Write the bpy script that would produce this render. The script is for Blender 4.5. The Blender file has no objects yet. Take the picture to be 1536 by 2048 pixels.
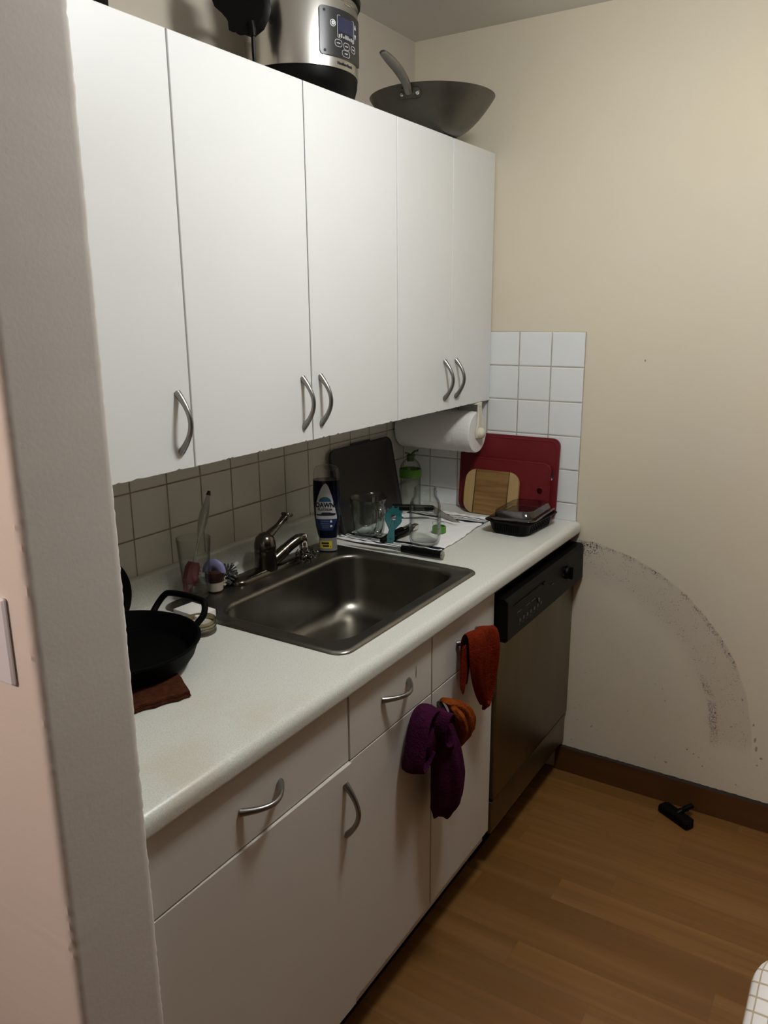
import bpy, bmesh, math, random
from math import sin, cos, pi, radians, sqrt
from mathutils import Vector, Matrix
random.seed(7)
S = bpy.context.scene
C = bpy.context.collection

# ------------------------------------------------------------------ camera
YAW, PITCH, ROLL, F_PX = 0.564, 0.2494, -0.0081, 1577.4
fw = Vector((cos(YAW)*cos(PITCH), sin(YAW)*cos(PITCH), -sin(PITCH)))
rt = Vector((sin(YAW), -cos(YAW), 0.0)); up = rt.cross(fw)
r2 = rt*cos(ROLL) + up*sin(ROLL); u2 = -rt*sin(ROLL) + up*cos(ROLL)
cam_d = bpy.data.cameras.new('camera'); cam = bpy.data.objects.new('camera', cam_d); C.objects.link(cam)
cam_d.sensor_fit = 'VERTICAL'; cam_d.sensor_height = 36.0; cam_d.lens = F_PX/2048*36.0
cam_d.clip_start = 0.02
cam.matrix_world = Matrix(((r2.x, u2.x, -fw.x, -2.4489), (r2.y, u2.y, -fw.y, -1.4163), (r2.z, u2.z, -fw.z, 1.5866), (0, 0, 0, 1)))
S.camera = cam
# ------------------------------------------------------------------ light
S.view_settings.view_transform = 'Standard'; S.view_settings.look = 'None'
S.view_settings.gamma = 1.0; S.view_settings.use_curve_mapping = False
S.view_settings.exposure = 0.0
W = bpy.data.worlds.new('world'); S.world = W; W.use_nodes = True
W.node_tree.nodes['Background'].inputs[0].default_value = (1.0, 0.85, 0.7, 1)
W.node_tree.nodes['Background'].inputs[1].default_value = 0.0
LAMP_POS = (-1.04, -1.09, 2.4227)
LAMP_STRENGTH = 74.0
LAMP_COLOR = (0.975, 1.0, 1.0)
FILL_STRENGTH = 1.2
HALL_STRENGTH = 14.0
HALL_COLOR = (1.0, 0.80, 0.72)
FILL_COLOR = (1.0, 0.74, 0.62)
def area(name, loc, target, size, power, col):
    d = bpy.data.lights.new(name, 'AREA'); d.shape = 'DISK'; d.size = size; d.energy = power; d.color = col
    o = bpy.data.objects.new(name, d); C.objects.link(o); o.location = loc
    o.rotation_euler = (Vector(target) - Vector(loc)).to_track_quat('-Z', 'Y').to_euler()
    return o
area('living_room_light', (-4.4, -2.1, 2.2), (-2.0, -0.6, 1.0), 0.5, FILL_STRENGTH, FILL_COLOR)
area('hall_light', (-3.2, -0.36, 2.1), (-1.976, -0.4, 1.1), 0.3, HALL_STRENGTH, HALL_COLOR)

# ------------------------------------------------------------------ materials
def mat(name, col=(.8, .8, .8), rough=.5, metal=0.0, spec=.5, noise=None, bump=None, coat=0, sheen=0, trans=0, emit=None):
    m = bpy.data.materials.new(name); m.use_nodes = True
    nt = m.node_tree; b = nt.nodes['Principled BSDF']
    b.inputs['Base Color'].default_value = (*col, 1); b.inputs['Roughness'].default_value = rough
    b.inputs['Metallic'].default_value = metal; b.inputs['Specular IOR Level'].default_value = spec
    b.inputs['Coat Weight'].default_value = coat; b.inputs['Sheen Weight'].default_value = sheen
    b.inputs['Transmission Weight'].default_value = trans
    if emit: b.inputs['Emission Color'].default_value = (*emit[0], 1); b.inputs['Emission Strength'].default_value = emit[1]
    if noise:   # (scale, other colour, amount, stretch)
        sc, c2, amt, st = noise
        tc = nt.nodes.new('ShaderNodeTexCoord'); mp = nt.nodes.new('ShaderNodeMapping'); n = nt.nodes.new('ShaderNodeTexNoise')
        mp.inputs['Scale'].default_value = st; n.inputs['Scale'].default_value = sc; n.inputs['Detail'].default_value = 6
        r = nt.nodes.new('ShaderNodeMapRange'); r.inputs['From Min'].default_value = .35; r.inputs['From Max'].default_value = .7
        r.inputs['To Max'].default_value = amt
        mx = nt.nodes.new('ShaderNodeMix'); mx.data_type = 'RGBA'
        mx.inputs[6].default_value = (*col, 1); mx.inputs[7].default_value = (*c2, 1)
        nt.links.new(tc.outputs['Object'], mp.inputs[0]); nt.links.new(mp.outputs[0], n.inputs[0])
        nt.links.new(n.outputs[0], r.inputs[0]); nt.links.new(r.outputs[0], mx.inputs[0]); nt.links.new(mx.outputs[2], b.inputs['Base Color'])
    if bump:    # (scale, strength, distance, stretch)
        sc, stg, dist, st = bump
        tc = nt.nodes.new('ShaderNodeTexCoord'); mp = nt.nodes.new('ShaderNodeMapping'); n = nt.nodes.new('ShaderNodeTexNoise')
        mp.inputs['Scale'].default_value = st; n.inputs['Scale'].default_value = sc; n.inputs['Detail'].default_value = 3
        bp = nt.nodes.new('ShaderNodeBump'); bp.inputs['Strength'].default_value = stg; bp.inputs['Distance'].default_value = dist
        nt.links.new(tc.outputs['Object'], mp.inputs[0]); nt.links.new(mp.outputs[0], n.inputs[0])
        nt.links.new(n.outputs[0], bp.inputs['Height']); nt.links.new(bp.outputs[0], b.inputs['Normal'])
    return m

class NB:   # tiny node-math helper
    def __init__(s, m): s.nt = m.node_tree; s.b = s.nt.nodes['Principled BSDF']
    def coord(s):
        tc = s.nt.nodes.new('ShaderNodeTexCoord'); sp = s.nt.nodes.new('ShaderNodeSeparateXYZ')
        s.nt.links.new(tc.outputs['Object'], sp.inputs[0]); s.vec = tc.outputs['Object']; return sp.outputs
    def m(s, op, a, b=None, c=None):
        n = s.nt.nodes.new('ShaderNodeMath'); n.operation = op
        for i, v in enumerate((a, b, c)):
            if v is None: continue
            if isinstance(v, (int, float)): n.inputs[i].default_value = v
            else: s.nt.links.new(v, n.inputs[i])
        return n.outputs[0]
    def rng(s, v, a, b, lo=0.0, hi=1.0):
        n = s.nt.nodes.new('ShaderNodeMapRange'); n.interpolation_type = 'SMOOTHSTEP'
        for i, x in ((1, a), (2, b), (3, lo), (4, hi)): n.inputs[i].default_value = x
        s.nt.links.new(v, n.inputs[0]); return n.outputs[0]
    def mix(s, f, a, b):
        n = s.nt.nodes.new('ShaderNodeMix'); n.data_type = 'RGBA'
        for i, v in ((0, f), (6, a), (7, b)):
            if isinstance(v, (int, float)): n.inputs[i].default_value = v
            elif isinstance(v, tuple): n.inputs[i].default_value = (*v, 1)
            else: s.nt.links.new(v, n.inputs[i])
        return n.outputs[2]
    def comb(s, x, y, z):
        n = s.nt.nodes.new('ShaderNodeCombineXYZ')
        for i, v in enumerate((x, y, z)):
            if isinstance(v, (int, float)): n.inputs[i].default_value = v
            else: s.nt.links.new(v, n.inputs[i])
        return n.outputs[0]
    def noise(s, vec, scale, detail=4, rough=.5):
        n = s.nt.nodes.new('ShaderNodeTexNoise'); n.inputs['Scale'].default_value = scale
        n.inputs['Detail'].default_value = detail; n.inputs['Roughness'].default_value = rough
        s.nt.links.new(vec, n.inputs[0]); return n.outputs[0]
    def white(s, vec):
        n = s.nt.nodes.new('ShaderNodeTexWhiteNoise'); s.nt.links.new(vec, n.inputs[0]); return n.outputs[0]
    def bump(s, h, stg, dist):
        n = s.nt.nodes.new('ShaderNodeBump'); n.inputs['Strength'].default_value = stg; n.inputs['Distance'].default_value = dist
        s.nt.links.new(h, n.inputs['Height']); s.nt.links.new(n.outputs[0], s.b.inputs['Normal'])
    def to(s, sock, name): s.nt.links.new(sock, s.b.inputs[name])

P = 0.1095
def tile_mat(name, axis, u0, v0, tile, tile2, grout):
    m = mat(name, tile, .22); n = NB(m); o = n.coord(); u = n.m('DIVIDE', n.m('SUBTRACT', o[axis], u0), P); v = n.m('DIVIDE', n.m('SUBTRACT', o[2], v0), P)
    def edge(t): return n.m('SUBTRACT', .5, n.m('ABSOLUTE', n.m('SUBTRACT', n.m('FRACT', n.m('ADD', t, 50)), .5)))
    e = n.m('MINIMUM', edge(u), edge(v))
    mask = n.rng(e, .012, .02)
    rnd = n.white(n.comb(n.m('FLOOR', u), n.m('FLOOR', v), 0.0))
    col = n.mix(n.m('MULTIPLY', rnd, .5), tile, tile2)
    blot = n.rng(n.noise(n.vec, 9.0), .45, .75)
    col = n.mix(n.m('MULTIPLY', blot, .3), col, tile2)
    gc = n.mix(n.rng(n.noise(n.vec, 14.0), .3, .7), grout, tuple(x*.6 for x in grout))
    n.to(n.mix(mask, gc, col), 'Base Color')
    n.to(n.m('ADD', .8, n.m('MULTIPLY', mask, -.55)), 'Roughness')
    n.bump(n.rng(e, .008, .045), .6, .0015)
    return m
def wall_paint(name, c1, c2, bump=.12):
    m = mat(name, c1, .75, spec=.25); n = NB(m); n.coord()
    a = n.rng(n.noise(n.vec, 2.2, 3), .35, .65); n.to(n.mix(n.m('MULTIPLY', a, .6), c1, c2), 'Base Color')
    n.bump(n.noise(n.vec, 170.0, 3), bump, .002)
    return m

M = {}
M['back_wall'] = wall_paint('painted wall beige', (.56, .50, .41), (.53, .47, .39))
M['stub'] = wall_paint('painted wall pale', (.72, .67, .61), (.69, .64, .58), .10)
M['far_wall'] = wall_paint('unseen wall darkened to cut bounce', (.09, .075, .065), (.08, .07, .06))  # walls out of view, colour darkened to cut bounced light
M['ceiling'] = wall_paint('ceiling paint', (.80, .78, .74), (.77, .75, .71), .3)
# right wall with the scuffed arc left by the dishwasher door
def right_wall():
    m = mat('painted wall cream', (.6, .52, .36), .7, spec=.25); n = NB(m); o = n.coord()
    a = n.rng(n.noise(n.vec, 2.4, 3), .35, .65)
    base = n.mix(n.m('MULTIPLY', a, .7), (.72, .64, .485), (.70, .635, .51))
    dy = n.m('ADD', o[1], .60); dz = n.m('SUBTRACT', o[2], .25)
    wob = n.m('MULTIPLY', n.m('SUBTRACT', n.noise(n.vec, 14.0, 3), .5), .016)
    r = n.m('ADD', n.m('SQRT', n.m('ADD', n.m('MULTIPLY', dy, dy), n.m('MULTIPLY', dz, dz))), wob)
    quad = n.m('MULTIPLY', n.rng(o[1], -.63, -.62, 1, 0), n.rng(o[2], .22, .30))
    band = n.m('MULTIPLY', n.m('MULTIPLY', n.rng(r, .44, .52), n.rng(r, .600, .607, 1, 0)), quad)
    sp = n.noise(n.comb(n.m('MULTIPLY', o[0], 1), n.m('MULTIPLY', o[1], 1), n.m('MULTIPLY', o[2], 1)), 190.0, 3, .6)
    sp2 = n.noise(n.vec, 26.0, 4, .6)
    base = n.mix(n.m('MULTIPLY', band, .30), base, (.42, .35, .30))
    patch = n.rng(sp2, .42, .62)
    speck = n.m('MULTIPLY', n.m('MULTIPLY', n.rng(sp, .57, .63), band), patch)
    outer = n.m('MULTIPLY', n.m('MULTIPLY', n.m('MULTIPLY', n.rng(r, .584, .598), n.rng(r, .601, .606, 1, 0)), n.m('MULTIPLY', n.rng(o[2], .46, .56), quad)), n.rng(sp, .44, .54))
    inner = n.m('MULTIPLY', n.m('MULTIPLY', n.m('MULTIPLY', n.rng(r, .478, .49), n.rng(r, .50, .512, 1, 0)), n.m('MULTIPLY', n.rng(o[2], .50, .42), quad)), n.rng(sp, .44, .54))
    chip = n.m('MULTIPLY', n.m('MULTIPLY', n.rng(o[1], -.72, -.66), n.m('MULTIPLY', n.rng(o[2], .79, .82), n.rng(o[2], .853, .847, 0, 1))), n.m('MULTIPLY', n.rng(sp, .52, .57), n.rng(o[1], -.636, -.634, 1, 0)))
    dirt = n.m('MULTIPLY', n.rng(n.noise(n.vec, 60.0, 2), .70, .74), n.rng(o[2], .6, .2))
    def blot(y, z, ry, rz):
        a_ = n.m('DIVIDE', n.m('SUBTRACT', o[1], y), ry); b_ = n.m('DIVIDE', n.m('SUBTRACT', o[2], z), rz)
        return n.rng(n.m('ADD', n.m('ADD', n.m('MULTIPLY', a_, a_), n.m('MULTIPLY', b_, b_)), n.m('MULTIPLY', n.m('SUBTRACT', n.noise(n.vec, 120.0, 2), .5), 1.6)), .55, 1.0, 1, 0)
    for q in ((-1.2128, .297, .004, .009), (-1.2190, .268, .004, .010), (-1.2040, .345, .003, .005), (-1.235, .240, .005, .004), (-1.165, .42, .003, .004), (-.798, 1.437, .003, .004), (-1.02, .205, .003, .003)):
        dirt = n.m('MAXIMUM', dirt, blot(*q))
    f = n.m('MINIMUM', 1.0, n.m('ADD', n.m('ADD', n.m('MULTIPLY', speck, .55), n.m('MULTIPLY', n.m('MULTIPLY', outer, n.rng(sp2, .36, .56)), .5)), n.m('ADD', n.m('MULTIPLY', n.m('MULTIPLY', inner, n.rng(sp2, .34, .54)), .55), n.m('ADD', n.m('MULTIPLY', chip, .9), n.m('MULTIPLY', dirt, .6)))))
    n.to(n.mix(f, base, (.09, .075, .05)), 'Base Color')
    n.bump(n.noise(n.vec, 170.0, 3), .12, .002)
    return m
M['right_wall'] = right_wall()
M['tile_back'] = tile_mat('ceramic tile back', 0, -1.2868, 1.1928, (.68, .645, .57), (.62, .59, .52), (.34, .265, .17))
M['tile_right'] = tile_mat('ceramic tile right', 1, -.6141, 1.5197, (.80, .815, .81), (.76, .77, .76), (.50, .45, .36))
def floor_mat():
    m = mat('wood laminate', (.4, .2, .06), .42); n = NB(m); o = n.coord()
    w, L = .094, .92
    row = n.m('FLOOR', n.m('DIVIDE', n.m('ADD', o[0], 9), w))
    offs = n.m('MULTIPLY', n.white(n.comb(row, 3.0, 0.0)), L)
    yy = n.m('ADD', n.m('ADD', o[1], 20), offs)
    pl = n.m('FLOOR', n.m('DIVIDE', yy, L))
    rnd = n.white(n.comb(row, pl, 1.0))
    v = n.comb(n.m('ADD', n.m('MULTIPLY', o[0], 1.0), n.m('MULTIPLY', rnd, 7)), n.m('MULTIPLY', o[1], .045), n.m('MULTIPLY', rnd, 13))
    g = n.noise(v, 62.0, 6, .6); g2 = n.noise(v, 15.0, 3)
    c = n.mix(rnd, (.235, .108, .024), (.165, .071, .0145))
    c = n.mix(n.rng(g, .4, .68, 0, .45), c, (.15, .066, .018))
    c = n.mix(n.rng(g2, .45, .7, 0, .35), c, (.34, .175, .058))
    ex = n.m('FRACT', n.m('DIVIDE', n.m('ADD', o[0], 9), w)); ey = n.m('FRACT', n.m('DIVIDE', yy, L))
    ex = n.m('MULTIPLY', n.m('SUBTRACT', .5, n.m('ABSOLUTE', n.m('SUBTRACT', ex, .5))), w)
    ey = n.m('MULTIPLY', n.m('SUBTRACT', .5, n.m('ABSOLUTE', n.m('SUBTRACT', ey, .5))), L)
    e = n.rng(n.m('MINIMUM', ex, ey), .0002, .0011)
    n.to(n.mix(e, (.16, .07, .02), c), 'Base Color'); n.bump(n.m('ADD', e, n.m('MULTIPLY', g, .3)), .15, .001)
    n.to(n.rng(g, .3, .7, .36, .5), 'Roughness')
    return m
M['floor'] = floor_mat()
M['baseboard'] = mat('stained wood trim', (.105, .040, .009), .45, noise=(20, (.06, .02, .005), .8, (1, .08, 1)), bump=(60, .1, .001, (1, .05, 1)))
M['caulk'] = mat('cracked dark caulk', (.022, .014, .008), .8)
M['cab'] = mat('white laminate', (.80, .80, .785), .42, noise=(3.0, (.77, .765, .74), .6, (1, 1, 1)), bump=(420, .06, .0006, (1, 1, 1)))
M['cab_low'] = mat('white laminate shaded', (.64, .60, .54), .45, noise=(3.0, (.60, .55, .49), .6, (1, 1, 1)), bump=(420, .06, .0006, (1, 1, 1)))  # same laminate as cab, with the dimness of the lower fronts put into its colour
M['edge'] = mat('yellowed laminate edge', (.78, .70, .50), .5)
M['core'] = mat('chipboard core', (.16, .10, .05), .9)
M['black_gap'] = mat('black toe board', (.003, .0026, .002), .9, spec=.1)
M['nickel'] = mat('brushed nickel', (.30, .29, .275), .34, 1.0, noise=(60, (.25, .24, .23), .6, (1, 1, 1)))
def counter_mat():
    m = mat('speckled laminate', (.7, .7, .64), .33); n = NB(m); o = n.coord()
    s1 = n.noise(n.vec, 420.0, 2, .6); s2 = n.noise(n.vec, 6.0, 4); s3 = n.noise(n.vec, 2.5, 2)
    c = n.mix(n.rng(s1, .45, .62), (.685, .68, .615), (.575, .58, .52))
    st = n.m('MULTIPLY', n.m('MULTIPLY', n.rng(s2, .50, .68), n.rng(s3, .44, .58)), n.rng(o[0], -1.15, -1.4))
    c = n.mix(n.m('MULTIPLY', st, .32), c, (.55, .46, .30))
    n.to(c, 'Base Color'); return m
M['counter'] = counter_mat()
M['steel'] = mat('brushed stainless', (.50, .48, .44), .27, 1.0, noise=(40, (.40, .38, .35), .7, (1, 12, 1)), bump=(300, .04, .0004, (1, 12, 1)))
M['sink'] = mat('dulled stainless', (.25, .235, .205), .33, 1.0, noise=(14, (.19, .178, .152), .8, (1, 1, 1)), bump=(200, .04, .0004, (1, 6, 1)))
M['dw_steel'] = mat('smudged stainless panel', (.20, .168, .11), .38, 1.0, noise=(7, (.145, .118, .07), .9, (1, 1, .25)), bump=(500, .05, .0004, (10, 1, .2)))
M['chrome'] = mat('tarnished chrome', (.15, .135, .11), .22, 1.0, noise=(30, (.09, .078, .06), .7, (1, 1, 1)))
M['bright_chrome'] = mat('bright chrome', (.85, .84, .82), .08, 1.0)
M['cooker_steel'] = mat('cooker stainless', (.62, .60, .56), .24, 1.0, bump=(300, .05, .0004, (1, 1, 14)))
M['black_plastic'] = mat('black plastic', (.0035, .0033, .003), .4, spec=.10)
M['matte_black'] = mat('matte black', (.0035, .0033, .003), .4, spec=.10)
M['dw_black'] = mat('dishwasher black plastic', (.0035, .0033, .003), .4, spec=.10)
M['cast_iron'] = mat('black cast iron', (.0015, .0015, .0015), .62, spec=.07, bump=(300, .08, .0006, (1, 1, 1)))
M['pan_rim'] = mat('grey enamel', (.10, .10, .10), .35)
M['charcoal'] = mat('charcoal panel', (.014, .014, .015), .35)
M['light_grey'] = mat('light grey print', (.42, .42, .43), .5)
M['white_print'] = mat('white print', (.75, .75, .75), .5)
M['lcd'] = mat('unlit blue screen', (.022, .026, .060), .25)
M['wok'] = mat('seasoned carbon steel', (.135, .125, .103), .42, .8, noise=(9, (.080, .073, .060), .9, (1, 1, 1)))
M['paper'] = mat('paper towel', (.80, .77, .74), .95, spec=.1, bump=(95, .45, .004, (1, 1, 1)))
M['cream_plastic'] = mat('cream plastic', (.70, .66, .52), .35)
M['red_plastic'] = mat('dark red plastic', (.15, .008, .011), .38, noise=(8, (.14, .007, .010), .7, (1, 1, 1)), bump=(500, .06, .0005, (1, 1, 1)))
M['bamboo'] = mat('bamboo', (.30, .175, .06), .45, noise=(75, (.15, .070, .018), 1.0, (1, .06, 1)))
M['bamboo_light'] = mat('light bamboo', (.45, .31, .14), .45, noise=(30, (.36, .23, .09), .8, (1, 1, .12)))
M['nonstick'] = mat('dark nonstick', (.045, .042, .036), .5, .3, noise=(6, (.036, .033, .028), .8, (1, 1, 1)))
M['pan_edge'] = mat('pan rolled edge', (.008, .008, .007), .4)
M['navy'] = mat('navy dish soap', (.004, .006, .018), .12, spec=.25)
M['label_white'] = mat('silver white label', (.52, .52, .53), .35)
M['label_blue'] = mat('blue label', (.012, .028, .095), .35)
M['label_teal'] = mat('label blue dome', (.02, .12, .22), .35)
M['ink'] = mat('dark ink', (.008, .010, .02), .5)
M['yellow'] = mat('yellow label', (.62, .50, .02), .45)
M['cap_grey'] = mat('translucent grey cap', (.20, .20, .20), .3)
M['teal'] = mat('teal plastic', (.006, .10, .105), .4)
M['green'] = mat('green plastic', (.075, .22, .020), .4)
M['leaf'] = mat('dark green plastic', (.035, .11, .018), .4)
M['red_print'] = mat('faded red print', (.30, .05, .03), .5)
M['white_plastic'] = mat('white plastic', (.74, .72, .68), .4)
M['switch_white'] = mat('switch plate', (.72, .73, .78), .35)
M['grey_bristle'] = mat('grey bristle', (.10, .10, .09), .7)
M['white_bristle'] = mat('off white bristle', (.44, .40, .34), .8, noise=(60, (.36, .29, .20), .8, (1, 1, .1)))
M['maroon'] = mat('dark maroon plastic', (.022, .005, .005), .3)
M['lavender'] = mat('lavender rubber', (.27, .25, .46), .5)
M['silicone'] = mat('red silicone', (.13, .004, .010), .5)
M['gold'] = mat('tarnished gold tin', (.36, .31, .20), .3, 1.0)
M['lid_inner'] = mat('cream lid lining', (.50, .46, .37), .45)
M['zinc'] = mat('dull tin', (.20, .18, .15), .35, 1.0)
M['sponge'] = mat('white sponge', (.82, .80, .74), .9, bump=(200, .4, .002, (1, 1, 1)))
M['brown_cloth'] = mat('brown terry', (.070, .022, .010), .95, spec=.05, noise=(70, (.035, .010, .005), .9, (1, 1, 1)), bump=(170, .9, .005, (1, 1, 1)))
M['rust_cloth'] = mat('rust red terry', (.165, .018, .0045), .95, spec=.05, noise=(60, (.11, .011, .003), .9, (1, 1, 1)), bump=(220, .8, .004, (1, 1, 1)))
M['orange_cloth'] = mat('burnt orange terry', (.23, .050, .008), .95, spec=.05, noise=(60, (.15, .028, .005), .9, (1, 1, 1)), bump=(220, .8, .004, (1, 1, 1)))
M['purple_cloth'] = mat('purple terry', (.050, .0075, .030), .95, spec=.05, noise=(60, (.030, .004, .017), .9, (1, 1, 1)), bump=(220, .8, .004, (1, 1, 1)))
M['pink_edge'] = mat('cloth hem', (.34, .13, .10), .9)
M['blade'] = mat('knife steel', (.34, .32, .28), .3, 1.0)
M['lamp_base'] = mat('white metal', (.8, .8, .8), .5)
M['lamp_glow'] = mat('lit lamp glass', (.9, .9, .9), .5, emit=(LAMP_COLOR, LAMP_STRENGTH))
def towel_mat():
    m = mat('white towel with black stripes', (.8, .8, .78), .95, spec=.1); n = NB(m); o = n.coord()
    d = n.m('ABSOLUTE', o[0])            # local x runs across the towel, stripes along both ends
    w = n.m('MULTIPLY', n.m('SUBTRACT', n.noise(n.vec, 9.0, 2), .5), .006)
    d = n.m('ADD', d, w)
    def stripe(a, b): return n.m('MULTIPLY', n.rng(d, a-.001, a), n.rng(d, b, b+.001, 1, 0))
    f = n.m('ADD', n.m('ADD', stripe(.150, .168), stripe(.176, .180)), n.m('ADD', stripe(.186, .190), stripe(.200, .206)))
    f = n.m('MINIMUM', 1.0, f)
    n.to(n.mix(f, (.88, .87, .85), (.006, .012, .014)), 'Base Color'); n.bump(n.noise(n.vec, 260.0, 2), .4, .001); return m
M['towel'] = towel_mat()
def plaid_mat():
    m = mat('white cloth with tan grid', (.8, .78, .74), .95, spec=.1); n = NB(m); o = n.coord()
    wv = n.noise(n.vec, 12.0, 2)
    def line(t): 
        t = n.m('ADD', n.m('ADD', t, 5), n.m('MULTIPLY', wv, .006))
        return n.rng(n.m('SUBTRACT', .5, n.m('ABSOLUTE', n.m('SUBTRACT', n.m('FRACT', n.m('DIVIDE', t, .032)), .5))), .055, .075, 1, 0)
    zz = n.m('MULTIPLY', o[2], 1.0)
    f = n.m('MAXIMUM', line(n.m('ADD', o[0], zz)), line(n.m('SUBTRACT', o[1], zz)))
    n.to(n.mix(n.m('MULTIPLY', f, .85), (.80, .78, .75), (.45, .36, .21)), 'Base Color')
    n.bump(n.m('SUBTRACT', 1.0, f), .5, .004); return m
M['plaid'] = plaid_mat()
M['oak'] = mat('oak', (.42, .25, .11), .5, noise=(25, (.30, .16, .06), .8, (1, 1, .1)))
def glass(name, tint=(.955, .965, .955), gloss=.06, base=.025, edge=.55, rim=.30):
    m = bpy.data.materials.new(name); m.use_nodes = True; nt = m.node_tree; nt.nodes.clear()
    out = nt.nodes.new('ShaderNodeOutputMaterial'); t = nt.nodes.new('ShaderNodeBsdfTransparent')
    g = nt.nodes.new('ShaderNodeBsdfGlossy'); g.inputs['Roughness'].default_value = gloss; g.inputs[0].default_value = (.95, .95, .93, 1)
    lw = nt.nodes.new('ShaderNodeLayerWeight'); lw.inputs[0].default_value = .5
    def pw(e):
        n = nt.nodes.new('ShaderNodeMath'); n.operation = 'POWER'; n.inputs[1].default_value = e; nt.links.new(lw.outputs['Facing'], n.inputs[0]); return n.outputs[0]
    r = nt.nodes.new('ShaderNodeMapRange'); r.inputs[3].default_value = base; r.inputs[4].default_value = edge
    c = nt.nodes.new('ShaderNodeMix'); c.data_type = 'RGBA'; c.inputs[6].default_value = (*tint, 1); c.inputs[7].default_value = (tint[0]*rim, tint[1]*rim, tint[2]*rim, 1)
    mx = nt.nodes.new('ShaderNodeMixShader')
    nt.links.new(pw(4.0), r.inputs[0]); nt.links.new(r.outputs[0], mx.inputs[0])
    nt.links.new(pw(3.0), c.inputs[0]); nt.links.new(c.outputs[2], t.inputs[0])
    nt.links.new(t.outputs[0], mx.inputs[1]); nt.links.new(g.outputs[0], mx.inputs[2]); nt.links.new(mx.outputs[0], out.inputs[0])
    return m
M['glass'] = glass('clear glass')
M['thick_glass'] = glass('thick clear glass', (.90, .93, .91), .05, .05, .8)
M['clear_plastic'] = glass('clear plastic', (.93, .91, .91), .10, .06, .5, .7)
M['handle_glass'] = glass('thick moulded glass', (.80, .83, .81), .04, .16, .9, .2)
M['clear_handle'] = glass('frosted clear plastic', (.66, .66, .62), .35, .34, .7)
M['water'] = glass('water', (.80, .82, .78), .03, .08, .6)

# ------------------------------------------------------------------ mesh helpers
def nbm(): return bmesh.new()
def box(bm, x0, x1, y0, y1, z0, z1, bev=0.0, seg=2):
    vs = [bm.verts.new((x, y, z)) for x in (x0, x1) for y in (y0, y1) for z in (z0, z1)]
    fs = [bm.faces.new([vs[i] for i in f]) for f in ((0, 1, 3, 2), (4, 6, 7, 5), (0, 4, 5, 1), (2, 3, 7, 6), (0, 2, 6, 4), (1, 5, 7, 3))]
    if bev:
        es = list({e for f in fs for e in f.edges})
        bmesh.ops.bevel(bm, geom=es, offset=bev, segments=seg, profile=.5, affect='EDGES')
    return bm
def loft(bm, loops, caps=(True, True), closed=True):
    R = [[bm.verts.new(p) for p in l] for l in loops]; n = len(R[0])
    for a, b in zip(R, R[1:]):
        for i in range(n if closed else n-1):
            j = (i+1) % n
            bm.faces.new((a[i], a[j], b[j], b[i]))
    if caps[0]: bm.faces.new(list(reversed(R[0])))
    if caps[1]: bm.faces.new(R[-1])
    return bm
def circ(r, z, n=48, cx=0, cy=0, ry=None, ph=0):
    ry = r if ry is None else ry
    return [(cx+r*cos(2*pi*i/n+ph), cy+ry*sin(2*pi*i/n+ph), z) for i in range(n)]
def lathe(bm, prof, n=48, caps=(True, True), sy=1.0, cx=0, cy=0):
    return loft(bm, [circ(max(r, 1e-4), z, n, cx, cy, max(r, 1e-4)*sy) for r, z in prof], caps)
def tube(bm, pts, rad, n=10, caps=(True, True), flat=1.0):
    pts = [Vector(p) for p in pts]; N = len(pts)
    if not hasattr(rad, '__len__'): rad = [rad]*N
    loops = []; ref = None
    for i, p in enumerate(pts):
        t = (pts[min(i+1, N-1)] - pts[max(i-1, 0)]).normalized()
        if ref is None:
            ref = Vector((0, 0, 1)) if abs(t.z) < .9 else Vector((1, 0, 0))
        a = (ref - t*ref.dot(t)).normalized(); b = t.cross(a); ref = a
        loops.append([tuple(p + a*(rad[i]*flat*cos(2*pi*k/n)) + b*(rad[i]*sin(2*pi*k/n))) for k in range(n)])
    return loft(bm, loops, caps)
def spline(pts, k=8):
    pts = [Vector(p) for p in pts]; P_ = [pts[0]*2-pts[1]] + pts + [pts[-1]*2-pts[-2]]; out = []
    for i in range(1, len(P_)-2):
        a, b, c, d = P_[i-1:i+3]
        for j in range(k):
            t = j/k
            out.append(.5*((2*b) + (c-a)*t + (2*a-5*b+4*c-d)*t*t + (3*b-a-3*c+d)*t**3))
    return out + [pts[-1]]
def rrect(x0, x1, y0, y1, r, n=6):
    out = []
    for cx, cy, a0 in ((x1-r, y1-r, 0), (x0+r, y1-r, pi/2), (x0+r, y0+r, pi), (x1-r, y0+r, 1.5*pi)):
        out += [(cx+r*cos(a0+i*pi/2/n), cy+r*sin(a0+i*pi/2/n)) for i in range(n+1)]
    return out
def plate(bm, pts2, f, t0, t1, ch=0.0):   # extruded outline with a chamfered front; f(u, v, t) -> xyz
    if ch:
        cx = sum(p[0] for p in pts2)/len(pts2); cy = sum(p[1] for p in pts2)/len(pts2)
        def ins(d):
            o = []
            n = len(pts2)
            for i in range(n):
                a, b, c = Vector(pts2[i-1]), Vector(pts2[i]), Vector(pts2[(i+1) % n])
                e1 = (b-a); e2 = (c-b)
                nn = Vector((0, 0))
                for e in (e1, e2):
                    if e.length > 1e-9: nn += Vector((-e.y, e.x)).normalized()
                nn = nn.normalized() if nn.length > 1e-9 else Vector((0, 0))
                o.append((b.x+nn.x*d, b.y+nn.y*d))
            return o
        q = ins(ch); s = 1 if t1 > t0 else -1
        loops = [[f(u, v, t0) for u, v in q], [f(u, v, t0+s*ch) for u, v in pts2], [f(u, v, t1-s*ch) for u, v in pts2], [f(u, v, t1) for u, v in q]]
    else: loops = [[f(u, v, t0) for u, v in pts2], [f(u, v, t1) for u, v in pts2]]
    return loft(bm, loops)
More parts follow.
